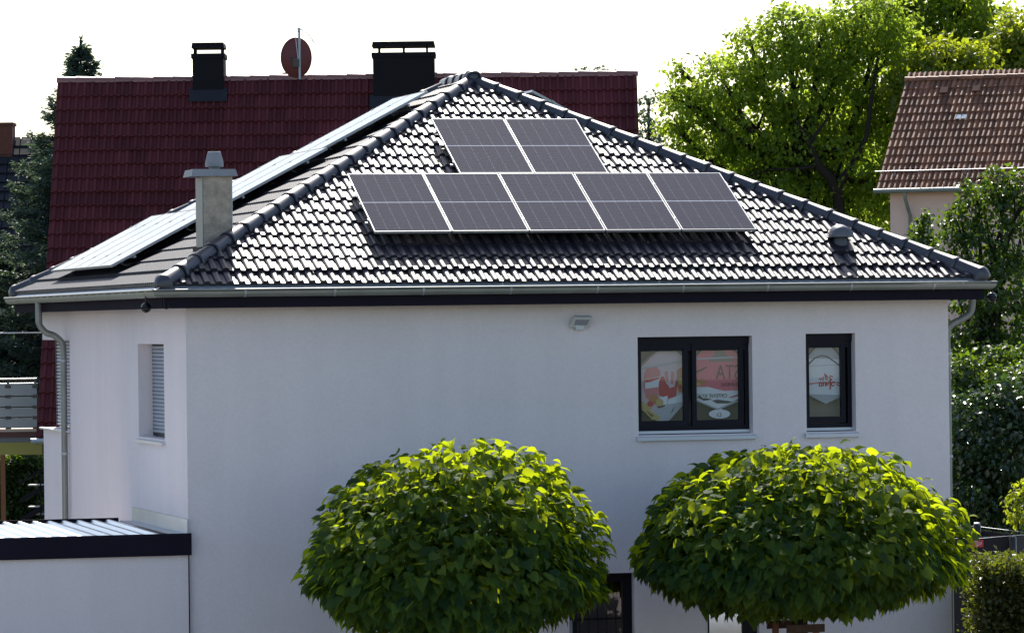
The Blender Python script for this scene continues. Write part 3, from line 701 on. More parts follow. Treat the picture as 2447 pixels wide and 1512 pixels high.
# ------------------------------------------------------------------ foliage helpers
def cloud(name, P, T, N, size, tmpl, m, parent=None, ws=1.):
    """one mesh of many leaves: P positions, T tip directions, N normals"""
    tv, tf = tmpl; k = len(tv); n = len(P)
    T = T/np.linalg.norm(T, axis=1)[:, None]; X = np.cross(T, N); X /= np.linalg.norm(X, axis=1)[:, None]+1e-9; N = np.cross(X, T)
    tv = np.array(tv); S = size[:, None, None]
    vs = P[:, None]+S*(tv[None, :, 0:1]*X[:, None]*ws+tv[None, :, 1:2]*T[:, None]+tv[None, :, 2:3]*N[:, None])
    vs = vs.reshape(-1, 3); me = bpy.data.meshes.new(name)
    lens = [len(f) for f in tf]; idx = np.concatenate([np.array(f) for f in tf])
    li = (np.arange(n)[:, None]*k+idx[None]).ravel(); lt = np.tile(lens, n)
    me.vertices.add(len(vs)); me.vertices.foreach_set('co', vs.ravel().astype(np.float32))
    me.loops.add(len(li)); me.loops.foreach_set('vertex_index', li.astype(np.int32))
    me.polygons.add(len(lt)); me.polygons.foreach_set('loop_start', np.concatenate([[0], np.cumsum(lt)[:-1]]).astype(np.int32))
    me.update(calc_edges=True)
    at = me.attributes.new('rnd', 'FLOAT', 'POINT'); at.data.foreach_set('value', np.repeat(RNG.random(n), k).astype(np.float32))
    me.materials.append(m)
    return link(name, me, parent)
DIA = ([(0, 0, 0), (.34, .45, .08), (0, 1, -.08), (-.34, .45, .08)], [(0, 1, 2), (0, 2, 3)])
LONG = ([(0, 0, 0), (.17, .4, .05), (0, 1, -.12), (-.17, .4, .05)], [(0, 1, 2), (0, 2, 3)])
HEART = ([(0, 0, 0), (0, .26, 0), (0, .56, -.02), (0, .82, -.07), (0, 1.04, -.16), (.30, -.09, .02), (.49, .20, .06), (.40, .54, .05), (.17, .82, -.03),
          (-.30, -.09, .02), (-.49, .20, .06), (-.40, .54, .05), (-.17, .82, -.03)],
         [(0, 5, 6, 1), (1, 6, 7, 2), (2, 7, 8, 3), (3, 8, 4), (0, 1, 10, 9), (1, 2, 11, 10), (2, 3, 12, 11), (3, 4, 12)])
HEART2 = ([(x*.92+(.03 if y > .5 else 0), y, z*1.9+(.05*x)) for x, y, z in HEART[0]], HEART[1])
HEART3 = ([(x*1.05, y*.95, -z*.7-.10*y*y) for x, y, z in HEART[0]], HEART[1])
def rv(n): a = RNG.normal(size=(n, 3)); return a/np.linalg.norm(a, axis=1)[:, None]

def tree(name, lumps, base, label, cat, m, leaf=.16, per=900, clump=.16, group=None, trunk_r=.22, tmpl=DIA, limbs=True, fork=.45, crown='crown', bark=None, droop=.55, inner=.55, boughs=None):
    """lumps: (centre, radius); leaves sit in small clumps spread through each lump's volume"""
    base = np.array(base, float); r = thing(name, tuple(base), label, cat, group)
    Ps, Ns, Ts = [], [], []
    for c, R in lumps:
        nc = max(5, int(per*R*R/ (14*clump*6)))
        d = rv(nc); rad = R*(inner+(1.04-inner)*RNG.random(nc)**.55); cc = np.array(c)+d*rad[:, None]*V(1, 1, .92)
        k = 14
        off = RNG.normal(size=(nc, k, 3))*clump*V(1, 1, .55); Pn = (cc[:, None]+off).reshape(-1, 3)
        out = np.repeat(d, k, 0); nn = out*.45+V(0, 0, .75)+rv(len(Pn))*.75
        Ps.append(Pn); Ns.append(nn); Ts.append(out*.5+V(0, 0, -droop)+rv(len(Pn))*.7)
    Pn, Nn, Tn = np.concatenate(Ps), np.concatenate(Ns), np.concatenate(Ts)
    if boughs:                     # foliage thins out round the bare main boughs
        keep = np.ones(len(Pn), bool); hd = nrm(V(CF[0], CF[1], 0))
        for path, r0, r1 in boughs:
            for a, b in zip(path[:-1], path[1:]):
                for t_ in np.linspace(0, 1, 6):
                    q = a+(b-a)*t_; dd = Pn-q; al = dd@hd; lat = np.linalg.norm(dd-al[:, None]*hd, axis=1)
                    keep &= ~((lat < .34) & (al < .5) & (RNG.random(len(Pn)) < .02))
        Pn, Nn, Tn = Pn[keep], Nn[keep], Tn[keep]
    cloud(crown, Pn, Tn, Nn, leaf*(.6+.7*RNG.random(len(Pn))), tmpl, m, r)
    t = MB(); cen = np.mean([l[0] for l in lumps], axis=0)
    top = V(base[0]*.4+cen[0]*.6, base[1]*.4+cen[1]*.6, base[2]+(cen[2]-base[2])*fork*2 if fork < .5 else cen[2])
    mid = (base+top)/2+V(.05, .03, 0)*np.linalg.norm(top-base)
    t.tube([base-V(0, 0, .1), base*.6+mid*.4, mid, top], [trunk_r*1.25, trunk_r, trunk_r*.85, trunk_r*.7], 9)
    if limbs:
        for c, R in lumps:
            c = np.array(c, float); st = mid*(.5)+top*.5 if random.random() < .5 else top
            m1 = st*.55+c*.45+V(0, 0, -.08*np.linalg.norm(c-st))+rv(1)[0]*R*.15
            t.tube([st, m1, c, c+rv(1)[0]*R*.5], [trunk_r*.5, trunk_r*.34, trunk_r*.2, trunk_r*.06], 7)
            for _ in range(4):
                e2 = c+rv(1)[0]*R*.7; t.tube([c*.7+m1*.3, (c+e2)/2+V(0, 0, R*.08), e2], [trunk_r*.18, trunk_r*.12, trunk_r*.04], 5)
    for path, r0, r1 in (boughs or []):
        t.tube(path, list(np.linspace(r0, r1, len(path))), 8)
    t.build('trunk', bark or M_bark, r, smooth=60)
    return r
def lumps_px(lst, Z, depth=1.0, jit=.35):
    out = []
    for x, y, rp in lst:
        R = rp*Z/FPX; out.append((dep(x, y, Z+random.uniform(-jit, jit)*R*depth), R))
    return out

# ------------------------------------------------------------------ the two round catalpas
def catalpa(cx, cyy, rx, zt, zb, label, seed, n_out=4300, bump=()):
    global RNG
    RNG = np.random.default_rng(seed)
    root = thing('catalpa_tree', (cx, cyy, 0), label, 'tree', 'round-crowned trees before the house')
    zc = zb+(zt-zb)*.36; hu, hd = zt-zc, zc-zb
    def shell(n, k):
        th = RNG.random(n)*2*math.pi; cz = -1+2*RNG.random(n); rr = np.sqrt(1-cz**2)
        d = np.stack([rr*np.cos(th), rr*np.sin(th), cz], 1)
        lump = 1+.045*np.sin(5*th+seed)*rr+.04*np.sin(9*d[:, 2]+3*th)+.035*np.sin(13*th-7*cz+seed)
        for (bx, bz, amt, wid) in bump:
            lump += amt*np.exp(-((d[:, 0]-bx)**2+(d[:, 2]-bz)**2)/wid)
        P_ = np.stack([d[:, 0]*rx, d[:, 1]*rx, np.where(d[:, 2] > 0, d[:, 2]*hu, d[:, 2]*hd)], 1)*(lump*k)[:, None]
        return P_+V(cx, cyy, zc), d
    P1, d1 = shell(n_out, 1.0+np.clip(.045*RNG.normal(size=n_out), -.12, .045)); P2, d2 = shell(n_out, .85+.05*RNG.normal(size=n_out)); P3, d3 = shell(n_out//2, .7+.1*RNG.normal(size=n_out//2))
    def frames(d):
        n = len(d); out = d*V(1, 1, .6); h = out[:, :2]/(np.linalg.norm(out[:, :2], axis=1)[:, None]+.15)
        T = np.stack([h[:, 0]*.8, h[:, 1]*.8, -.22-.5*np.clip(.45-d[:, 2], 0, 1)], 1)+rv(n)*(.34+.22*np.clip(d[:, 2:3], 0, 1))
        N = np.stack([d[:, 0]*.8, d[:, 1]*.8, .35+.75*np.maximum(d[:, 2], 0)], 1)+rv(n)*(.32+.30*np.clip(d[:, 2:3], 0, 1))
        return T, N
    az1 = np.arctan2(P1[:, 1]-cyy, P1[:, 0]-cx); ok = P1[:, 2] > zb+.07*np.sin(6*az1+seed)+.06*np.sin(11*az1)
    P1, d1 = P1[ok], d1[ok]
    T1, N1 = frames(d1); sz = .148*(.52+.72*RNG.random(len(P1)))
    # the leaves that show largest are objects of their own
    tocam = nrm(CAM-V(cx, cyy, zc)); vis = d1@tocam; nn = N1/np.linalg.norm(N1, axis=1)[:, None]
    score = np.abs(nn@tocam)*sz/.15+.5*(np.linalg.norm((P1-V(cx, cyy, zc))/V(rx, rx, hu), axis=1)-1)*8
    score[vis < .05] = -9
    order = np.argsort(-score); pick = order[:290]; rest = np.setdiff1d(np.arange(len(P1)), pick)
    lm = [MB().add(*t).mesh('leaf', L_cat, smooth='keep') for t in (HEART, HEART2, HEART3)]
    for j, i in enumerate(pick):
        t = nrm(T1[i]); x = nrm(np.cross(t, N1[i])); z = np.cross(x, t); s = sz[i]; p = P1[i]
        M = Matrix(((x[0]*s, t[0]*s, z[0]*s, p[0]), (x[1]*s, t[1]*s, z[1]*s, p[1]), (x[2]*s, t[2]*s, z[2]*s, p[2]), (0, 0, 0, 1)))
        link('leaf', lm[j % 3], root, M=M)
    T2, N2 = frames(d2); T3, N3 = frames(d3)
    P_ = np.concatenate([P1[rest], P2, P3]); T_ = np.concatenate([T1[rest], T2, T3]); N_ = np.concatenate([N1[rest], N2, N3])
    S_ = np.concatenate([sz[rest], .15*(.7+.5*RNG.random(len(P2)+len(P3)))])
    azk = np.arctan2(P_[:, 1]-cyy, P_[:, 0]-cx); k = P_[:, 2] > zb+.07*np.sin(6*azk+seed)+.06*np.sin(11*azk)
    tag(cloud('crown', P_[k], T_[k], N_[k], S_[k], HEART2, L_cat, root), kind='stuff')
    t = MB(); t.tube([(cx, cyy, -.1), (cx+.02, cyy, .9), (cx, cyy, zc-.25), (cx, cyy, zc)], [.10, .085, .08, .09], 12)
    for i in range(12):
        a = i*2.4; e = V(cx+rx*.75*math.cos(a), cyy+rx*.75*math.sin(a), zc+hu*(.15+.5*random.random()))
        t.tube([(cx, cyy, zc-.1), V(cx, cyy, zc)*.5+e*.5+V(0, 0, .12), e], [.05, .03, .012], 6)
    t.build('trunk', M_bark, root, smooth=60)
YT = -2.6
catalpa(3.25, YT, 1.74, 3.88, 1.60, 'round-crowned leafy tree on the left with sunlit yellow-green top before the wall', 21, bump=((.55, .75, .05, .05), (-.35, .8, -.05, .06)))
catalpa(7.77, YT, 1.97, 3.76, 1.76, 'broader round-crowned leafy tree on the right under the two front windows', 34, n_out=5700)
# stake frames
def stake(cx, cyy, zt, hw, lab):
    r = thing('tree_stake_frame', (cx, cyy, 0), lab, 'tree stakes', 'wooden tree stakes')
    for sx in (-1, 1):
        for sy in (-1, 1): MB().lathe([(.045, 0), (.045, zt-.02)], (cx+sx*hw*.62, cyy+sy*.33, 0), 10).build('post', M_orange, r, smooth=40)
    for sy in (-1, 1): MB().box(cx-hw, cx+hw, cyy+sy*.385-.015, cyy+sy*.385+.015, zt-.10, zt).build('rail', M_wood, r)
q = on(1132, 1484, 1, YT-.4); stake(q[0], YT, q[2], .40, 'brown wooden stake frame under the left round tree')
q = on(1926, 1491, 1, YT-.4); stake(q[0], YT, q[2], .25, 'brown wooden stake frame under the right round tree')
q = on(1364, 1480, 1, -1.2); tag(MB().lathe([(.02, 0), (.02, q[2]-.02), (.006, q[2])], (q[0], q[1], 0), 10).build('metal_post', M_steel, None, smooth=40), 'thin grey metal post beside the glazed door', 'post')

# ------------------------------------------------------------------ across the yard: what the ground-floor panes mirror
car = thing('parked_car', (10.6, -9, 0), 'silver car parked in the yard, mirrored in the low window', 'car')
def loft(secs, m, name, sm=45):
    mb = MB(); k = len(secs[0]); vs = [p for s in secs for p in s]
    mb.add(vs, [(j*k+i, j*k+(i+1) % k, (j+1)*k+(i+1) % k, (j+1)*k+i) for j in range(len(secs)-1) for i in range(k)]+[tuple(range(k))[::-1], tuple(range((len(secs)-1)*k, len(secs)*k))])
    return mb.build(name, m, car, smooth=sm)
M_carp = mat('silver paint', (.5, .52, .54), .25, metal=.6, coat=.8); M_cglass = mat('car glass', (.02, .03, .035), .05, spec=.8)
def sec(x, hw, z0, z1): return [(10.6+x, -9-hw*.96, z0), (10.6+x, -9+hw*.96, z0), (10.6+x, -9+hw, (z0+z1)/2), (10.6+x, -9+hw*.9, z1), (10.6+x, -9-hw*.9, z1), (10.6+x, -9-hw, (z0+z1)/2)]
loft([sec(-2.1, .68, .35, .62), sec(-1.9, .82, .24, .74), sec(-1.0, .87, .2, .92), sec(.9, .87, .2, .94), sec(1.8, .84, .24, .9), sec(2.05, .7, .35, .75)], M_carp, 'body')
loft([sec(-1.05, .74, .9, .93), sec(-.45, .68, .9, 1.34), sec(.7, .66, .9, 1.40), sec(1.65, .70, .9, .98)], M_cglass, 'cabin_glass')
loft([sec(-.38, .62, 1.33, 1.40), sec(.2, .64, 1.36, 1.46), sec(.85, .62, 1.36, 1.43)], M_carp, 'roof')
for x in (-1.3, 1.3):
    for y in (-.86, .70):
        MB().lathe([(.2, 0), (.31, .01), (.32, .15), (.2, .16)], (10.6+x, -9+y, .32), 18, (0, 1, 0)).build('wheel', M_black, car, smooth=40)
gw = thing('yard_wall', (8.1, -6.2, 0), 'low grey yard wall with red brick top, mirrored in the door pane', 'wall')
MB().box(6.7, 9.25, -6.3, -6.1, 0, 1.40).build('wall_body', mat('grey brown plaster', (.20, .17, .17), .9, noise=(3, .3)), gw); MB().box(6.68, 9.27, -6.32, -6.08, 1.405, 1.62).build('brick_top', mat('red brick', (.30, .09, .06), .85, noise=(14, .4)), gw)
fr = thing('iron_railing', (8.1, -5.6, 0), 'black iron railing before the low yard wall', 'railing')
for zz_ in (.55, 1.02): MB().box(7.0, 9.2, -5.61, -5.59, zz_, zz_+.025).build('rail', M_black, fr)
for i in range(16): MB().tube([(7.05+i*.14, -5.6, 0), (7.05+i*.14, -5.6, 1.16), (7.05+i*.14, -5.6, 1.2)], [.009, .009, .002], 6).build('bar', M_black, fr)

# ------------------------------------------------------------------ red-roofed house behind
ZR = 94.0; SR = FPX/ZR
def unroll(x, y): return x-1223.5+ROLL*-1*(756-y), y-756
ridge_c = dep(830, 182.5, ZR); red = thing('red_roof_house', (ridge_c[0], ridge_c[1], 0), 'house with a steep dark red tiled roof and two black chimneys behind the white house', 'house', rz=-YAW)
HR = ridge_c[2]; RW = (1521-138)/SR/2; PR = math.radians(57); cr, sr = math.cos(PR), math.sin(PR)
EZ = 3.05; SLR = (HR-EZ)/sr; YE = -(HR-EZ)/math.tan(PR)
MB().box(-RW+.35, RW-.35, YE+.5, -YE-.5, 0, EZ+.1).build('wall', mat('grey house wall', (.35, .33, .30), .9), red, local=True)
rd = MB(); rd.add([(-RW, YE, EZ), (RW, YE, EZ), (RW, 0, HR), (-RW, 0, HR), (-RW, -YE, EZ), (RW, -YE, EZ)], [(0, 1, 2, 3), (3, 2, 5, 4), (0, 3, 4), (1, 5, 2)])
rdo = rd.build('roof', M_deck, red, local=True)
TWR, TLR, EXR = .345, .45, .372
pr_ = [(x*1.16, z*1.5) for x, z in ((0, .006), (.05, .006), (.066, .034), (.112, .036), (.126, .006), (.149, .006), (.199, .006), (.215, .034), (.261, .036), (.275, .006), (.296, .006))]
def redtile():
    n = len(pr_); vs = [(x, 0, z+.058) for x, z in pr_]+[(x, TLR, z+.004) for x, z in pr_]+[(x, .002, z+.006) for x, z in pr_]
    return vs, [(i, i+1, n+i+1, n+i) for i in range(n-1)]+[(2*n+i, 2*n+i+1, i+1, i) for i in range(n-1)]
RV, RF = redtile(); rtm = MB().add(RV, RF).mesh('roof_tile', M_red, smooth=40)
Ur, Pr, Nr, Or = V(1, 0, 0), V(0, cr, sr), V(0, -sr, cr), V(-RW, YE, EZ)
ncol = int(2*RW/TWR)+1; TWa = 2*RW/ncol; rest = MB(); rrnd = []; cnt = 0; rows_ = int(SLR/EXR)
for rr in range(rows_-1, -1, -1):
    for c in range(ncol):
        u, s = c*TWa, rr*EXR+.02; q = Or+Ur*u+Pr*s+Nr*random.uniform(-.004, .006)
        px = 138+(u/TWa+.5)*TWa*SR; py = 185+(rows_-rr)*EXR*sr*SR
        seen = py < 500 and (px < 1010 or px > 1330) and not (py > 215 and px > 700 and py > 640-.42*px+0) and not (460 < px < 540 and py < 262)
        if cnt < 300 and (seen or px < 200):
            M = Matrix(((1, 0, 0, q[0]), (0, cr, -sr, q[1]), (0, sr, cr, q[2]), (0, 0, 0, 1)))
            o = link('roof_tile', rtm, rdo, local=True, M=M); cnt += 1
        else: rest.add([q+Ur*x+Pr*y+Nr*z for x, y, z in RV], RF); rrnd += [random.random()]*len(RV)
ro = rest.build('tile_field', M_red, rdo, smooth=40, local=True); tag(ro, kind='stuff')
at = ro.data.attributes.new('rnd', 'FLOAT', 'POINT'); at.data.foreach_set('value', rrnd)
n_c = 30; stp = 2*RW/n_c
mb = MB(); n = 8
for y, r0 in ((-.02, .125), (stp+.03, .105)): mb.add([(y, r0*math.sin(a), r0*math.cos(a)) for a in [math.radians(-100+200*i/n) for i in range(n+1)]], [])
mb.f = [(i, i+1, n+2+i, n+1+i) for i in range(n)]; mb.f.append(tuple(range(n+1)))
rcm = mb.mesh('ridge_tile', M_redcap, smooth=50)
for i in range(n_c): link('ridge_tile', rcm, rdo, local=True, M=Matrix.Translation((-RW+i*stp, 0, HR-.055+random.uniform(-.006, .006))))
MB().box(-RW-.03, -RW-.005, YE, .0, EZ-.1, EZ+.0).build('verge_end', M_yellow, red, local=True)
MB().tube([(-RW-.1, YE-.06, EZ-.02), (RW+.1, YE-.06, EZ-.02)], .06, 8).build('gutter', M_zinc2, red, local=True)
def rloc(x, y): return (x-1223.5-(x-x) - (830-1223.5))/SR, HR-(y-182.5)/SR+(x-830)/SR*-.0122
def chim(x0, x1, ytop, ybase, ylid0, ylid1, rods, lab):
    a, b = rloc(x0, ytop)[0], rloc(x1, ytop)[0]; zt = rloc((x0+x1)/2, ytop)[1]; zb = rloc((x0+x1)/2, ybase)[1]
    yb_ = -(HR-zb)/math.tan(PR)-.02; dpt = .6
    o = MB().box(a, b, yb_, yb_+dpt+.25, zb-.3, zt).box(a-.03, b+.03, yb_-.03, yb_+dpt+.28, zt-.10, zt+.004).build('chimney', M_slate, red, local=True); tag(o, lab)
    l0, l1 = rloc((x0+x1)/2, ylid1)[1], rloc((x0+x1)/2, ylid0)[1]
    MB().prism([(a-.02, yb_-.05, l0), (b+.02, yb_-.05, l0), (b-.0, yb_-.05, l1), (a+.0, yb_-.05, l1)], (0, dpt+.3, 0)).build('chimney_lid', M_slate, o, local=True)
    for t in rods:
        x = a+(b-a)*t
        for yy in (yb_+.05, yb_+dpt): MB().box(x-.02, x+.02, yy, yy+.03, zt, l0).build('lid_post', M_slate, o, local=True)
    MB().add([(a-.08, yb_-.15, zb-.05), (b+.08, yb_-.15, zb-.05), (b+.08, yb_+.02, zb+.25), (a-.08, yb_+.02, zb+.25)], [(0, 1, 2, 3)]).build('chimney_flashing', M_blue, o, local=True)
chim(463, 537, 131, 240, 105, 117, (.06, .94), 'narrow black chimney on the left of the red roof')
chim(893, 1039, 129, 255, 103, 114, (.1, .5, .88), 'broad black chimney right of the dish on the red roof')
# satellite dish
xd, zd = rloc(709, 139)
dq = WM[red.name] @ Vector((xd, -.28, zd)); dish = thing('satellite_dish', tuple(dq), 'dark red satellite dish on a steel mast above the red roof ridge', 'satellite dish', rz=-YAW)
mb = MB(); nr = 6; n = 28
for i in range(nr+1):
    f_ = i/nr; mb.add([(.31*f_*math.cos(2*math.pi*k/n), .06+.09*f_*f_-.0, .405*f_*math.sin(2*math.pi*k/n)) for k in range(n)], [])
mb.f = [(i*n+k, i*n+(k+1) % n, (i+1)*n+(k+1) % n, (i+1)*n+k) for i in range(nr) for k in range(n)]
mb.v = [(x, y, z) for x, y, z in mb.v]; mb.build('reflector', M_dish, dish, smooth=80, local=True)
mb = MB().tube([(.31*math.cos(2*math.pi*k/32), .15, .405*math.sin(2*math.pi*k/32)) for k in range(33)], .012, 6, False); mb.build('rim', M_dish, dish, smooth=80, local=True)
MB().tube([(.075, 0, -.45), (.075, 0, .58)], .026, 10).build('mast', M_steel, dish, smooth=50, local=True)
MB().box(-.06, .075, -.04, .075, -.20, -.02).tube([(-.12, .04, .0), (.06, -.02, -.13)], .012, 6).build('bracket', M_black, dish, local=True)
MB().tube([(-.05, .15, -.33), (-.20, .45, -.36), (-.26, .55, -.33)], .014, 6).box(-.31, -.22, .5, .6, -.38, -.28).build('receiver_arm', M_black, dish, local=True)
MB().box(.04, .10, -.04, .03, .52, .60).build('mast_clamp', M_steel, dish, local=True)
for off in (0, .03):
    MB().tube([(.08, 0, .57), (.2, .0, .54-off), (.33, .0, .38-off), (.40, .0, .26), (.35, 0, .22+off)], .007, 5).build('cable', M_cable, dish, smooth=60, local=True)
MB().tube([(.07, -.03, .55), (.0, -.03, .45), (.02, -.03, .2), (.05, -.04, -.05)], .007, 5).build('cable', M_cable, dish, smooth=60, local=True)

dish.scale = (1.1, 1.1, 1.1)
# balcony left of the red house
ZB = 91.0; SB = FPX/ZB; q = dep(45, 1060, ZB); bal = thing('balcony', tuple(q), 'balcony with pale horizontal board railing left of the red roof', 'balcony', rz=-YAW)
bx = lambda x: (x-45)/SB
bz = lambda y: (1060-y)/SB
x0, x1 = bx(-150), bx(90)
for ya, yb in ((918.5, 945), (948.5, 971), (974, 996), (999, 1022)): MB().box(x0, x1, -.03, 0, bz(yb), bz(ya)).build('railing_board', M_board, bal, local=True)
for yy in (905, 916.5): MB().tube([(x0, -.02, bz(yy)), (x1, -.02, bz(yy))], .018, 8).build('top_rail', M_alu, bal, local=True)
for xx in (21, 86, -60):
    MB().box(bx(xx)-.03, bx(xx)+.03, .0, .05, bz(1030), bz(903)).build('railing_post', M_black, bal, local=True)
    for yy in (923, 946.5, 972.5, 997.5, 1024): MB().box(bx(xx)-.06, bx(xx)+.06, -.05, -.031, bz(yy+3.5), bz(yy-3.5)).build('board_clip', M_black, bal, local=True)
MB().box(x0, x1, -.12, 1.4, bz(1031), bz(1024)).build('ledge', mat('warm ledge', (.55, .40, .32), .7), bal, local=True)
MB().box(x0, x1, -.06, 1.4, bz(1044), bz(1031.3)).build('slab_edge', mat('reddish slab edge', (.14, .06, .055), .8), bal, local=True)
MB().box(x0, x1, -.03, 1.4, bz(1056), bz(1044.2)).build('slab', M_grey, bal, local=True)
MB().box(x0, x1+.1, -.02, 1.4, bz(1086), bz(1056.2)).build('beam', M_yellow, bal, local=True)
MB().box(bx(0), bx(11), .02, .12, bz(1400), bz(1086.3)).build('post', M_orange, bal, local=True)
# dark garden stair
q = dep(80, 1240, 86); st = thing('garden_stair', tuple(q), 'dark sloping garden stair behind the garage roof', 'stair', rz=-YAW); ss = FPX/86
sx = lambda x: (x-80)/ss
sz_ = lambda y: (1240-y)/ss
for (xa, ya, xb, yb, hh, nm) in ((47, 1152, 120, 1108, 6, 'handrail'), (47, 1190, 120, 1150, 12, 'stringer'), (47, 1236, 120, 1196, 14, 'stringer')):
    MB().prism([(sx(xa), 0, sz_(ya)), (sx(xb), 0, sz_(yb)), (sx(xb), 0, sz_(yb+hh)), (sx(xa), 0, sz_(ya+hh))], (0, .08, 0)).build(nm, M_slate, st, local=True)
for y in (1158, 1210, 1228): MB().box(sx(66), sx(115), .1, .5, sz_(y+2.5), sz_(y)).build('tread', M_board, st, local=True)
MB().box(sx(96), sx(99), -.0, .06, sz_(1290), sz_(1120)).build('post', M_slate, st, local=True)
# cable crossing to the house
tag(MB().tube([on(-40, 795.5, 1, Y1-.2), on(30, 795, 1, Y1-.2), V(*on(102, 794, 1, Y1-.2))], .011, 6).build('overhead_cable', M_cable, None), 'thin pale cable running left from the far corner of the white house', 'cable')

# dark-roofed house at far left
ZL = 118.0; SLf = FPX/ZL; q = dep(0, 332, ZL); dh = thing('dark_roof_house', (q[0], q[1], 0), 'dark-roofed house with a brick chimney at the far left behind the spruce', 'house', rz=-YAW)
zt = q[2]; wl, wr = -6, 220/SLf
MB().add([(wl, -4.6, zt-5.2), (wr, -4.6, zt-5.2), (wr, 0, zt), (wl, 0, zt), (wl, 4.6, zt-5.2), (wr, 4.6, zt-5.2)], [(0, 1, 2, 3), (3, 2, 5, 4), (0, 3, 4), (1, 5, 2)]).build('roof', M_blue, dh, local=True)
tl = MB()
for r_ in range(20):
    for c in range(30):
        x = wl+c*.3; t0 = r_/20; tl.add([(x+.01, -4.6*(1-t0)-.06, zt-5.2*(1-t0)+.05), (x+.28, -4.6*(1-t0)-.06, zt-5.2*(1-t0)+.05), (x+.28, -4.6*(1-t0-.052), zt-5.2*(1-t0-.052)+.035), (x+.01, -4.6*(1-t0-.052), zt-5.2*(1-t0-.052)+.035)], [(0, 1, 2, 3)])
tag(tl.build('roof_tiles', M_blue, dh, local=True), kind='stuff')
MB().box(wl+.3, wr-.3, -4.2, 4.2, 0, zt-5.0).build('wall', M_pink, dh, local=True)
MB().box(-1.5, 34/SLf, -.5, .3, zt-1.0, zt+34/SLf).box(-1.55, 37/SLf, -.53, .33, zt+30/SLf, zt+37/SLf).build('chimney', M_brick, dh, local=True)

# ------------------------------------------------------------------ pink house at right
ZP = 130.0; SP = FPX/ZP; A_ = math.radians(20)
gq = dep(2093, 455, ZP); ph = thing('pink_house', (gq[0], gq[1], 0), 'salmon pink house with a brown tiled roof at the upper right', 'house', rz=-YAW-A_)
zg = gq[2]; RL = 9.0; run, rise = 3.85, 277/SP
slp = math.hypot(run, rise); cP, sP = run/slp, rise/slp
dk_ = MB().add([(0, 0, zg), (RL, 0, zg), (RL, run, zg+rise), (0, run, zg+rise), (0, 2*run, zg), (RL, 2*run, zg)], [(0, 1, 2, 3), (3, 2, 5, 4), (0, 3, 4), (1, 5, 2)]).build('roof', mat('dark batten', (.03, .022, .02), .9), ph, local=True)
TWP, EXPP = .172, .398; pf = [(0, .004), (.018, .034), (.055, .054), (.095, .054), (.128, .034), (.142, .004), (.170, .003)]
tb = MB(); trn = []; r_ = 0
while r_*EXPP < slp-.05:
    for c in range(int(RL/TWP)):
        s0 = r_*EXPP-.02; jz = random.uniform(-.006, .012); js = random.uniform(-.012, .012); k = len(pf)
        vs = [(c*TWP+x+.02, cP*(s0+js)-sP*(z+.035+jz), zg+sP*(s0+js)+cP*(z+.035+jz)) for x, z in pf]+[(c*TWP+x+.02, cP*(s0+.46)-sP*(z+.004), zg+sP*(s0+.46)+cP*(z+.004)) for x, z in pf]+[(c*TWP+x+.02, cP*(s0+js)-sP*(z+.008), zg+sP*(s0+js)+cP*(z+.008)) for x, z in pf]
        tb.add(vs, [(i, i+1, k+i+1, k+i) for i in range(k-1)]+[(2*k+i, 2*k+i+1, i+1, i) for i in range(k-1)]); trn += [random.random()]*(3*k)
    r_ += 1
o = tb.build('roof_tiles', M_brown, dk_, smooth=40, local=True); tag(o, kind='stuff')
at = o.data.attributes.new('rnd', 'FLOAT', 'POINT'); at.data.foreach_set('value', trn)
mb = MB(); n = 8
for y, r0 in ((-.02, .13), (.40, .11)): mb.add([(y, r0*math.sin(a), r0*math.cos(a)) for a in [math.radians(-100+200*i/n) for i in range(n+1)]], [])
mb.f = [(i, i+1, n+2+i, n+1+i) for i in range(n)]+[tuple(range(n+1))]; pcm = mb.mesh('ridge_tile', M_brown, smooth=50)
for i in range(int(RL/.37)): link('ridge_tile', pcm, dk_, local=True, M=Matrix.Translation((i*.37, run, zg+rise-.01)))
MB().box(.36, RL-.3, .35, 2*run-.35, 0, zg-.02).build('wall', M_pink, ph, local=True)
MB().box(.0, RL, .0, .35, zg-.06, zg-.03).build('soffit', M_pink, ph, local=True)
MB().tube([(-.05, -.08, zg-.03), (RL, -.08, zg-.03)], .075, 10).build('gutter', M_zinc, ph, smooth=50, local=True)
MB().tube([(.93, -.05, zg-.08), (.95, -.03, zg-.30), (1.0, .15, zg-.65), (1.02, .27, zg-.8), (1.02, .28, 0)], .06, 10).build('downpipe', M_zinc, ph, smooth=50, local=True)
sg = MB(); zz0 = .62
def psl(x, s, n_): return (x, cP*s-sP*n_, zg+sP*s+cP*n_)
sg.tube([psl(-.1, zz0, .24), psl(RL, zz0, .24)], .014, 6); sg.build('snow_rail', M_alu, ph, local=True)
for i in range(12): MB().tube([psl(.5+i*.75, zz0, .24), psl(.5+i*.75, zz0-.04, .05), psl(.5+i*.75, zz0+.3, .06)], .014, 5).build('rail_bracket', M_steel, ph, local=True)
sg = MB()
for i in range(9*8): sg.tube([psl(.05+i*.125, zz0, .24), psl(.05+i*.125, zz0-.02, .06)], .006, 4, False)
tag(sg.build('snow_grid', M_steel, ph, local=True), kind='stuff')
for px, py in ((2276, 217), (2352, 215)):
    xx = (px-2093-97*(455-py)/277)/SP/math.cos(A_)*1.0; s0 = (455-py)/277*slp
    MB().add([psl(xx-.13, s0-.05, .12), psl(xx+.13, s0-.05, .12), psl(xx+.12, s0+.25, .10), psl(xx-.12, s0+.25, .10), psl(xx-.13, s0-.05, .05), psl(xx+.13, s0-.05, .05)], [(0, 1, 2, 3), (4, 5, 1, 0), (0, 3, 4), (1, 5, 2)]).build('vent_tile', M_ventt, ph, local=True)
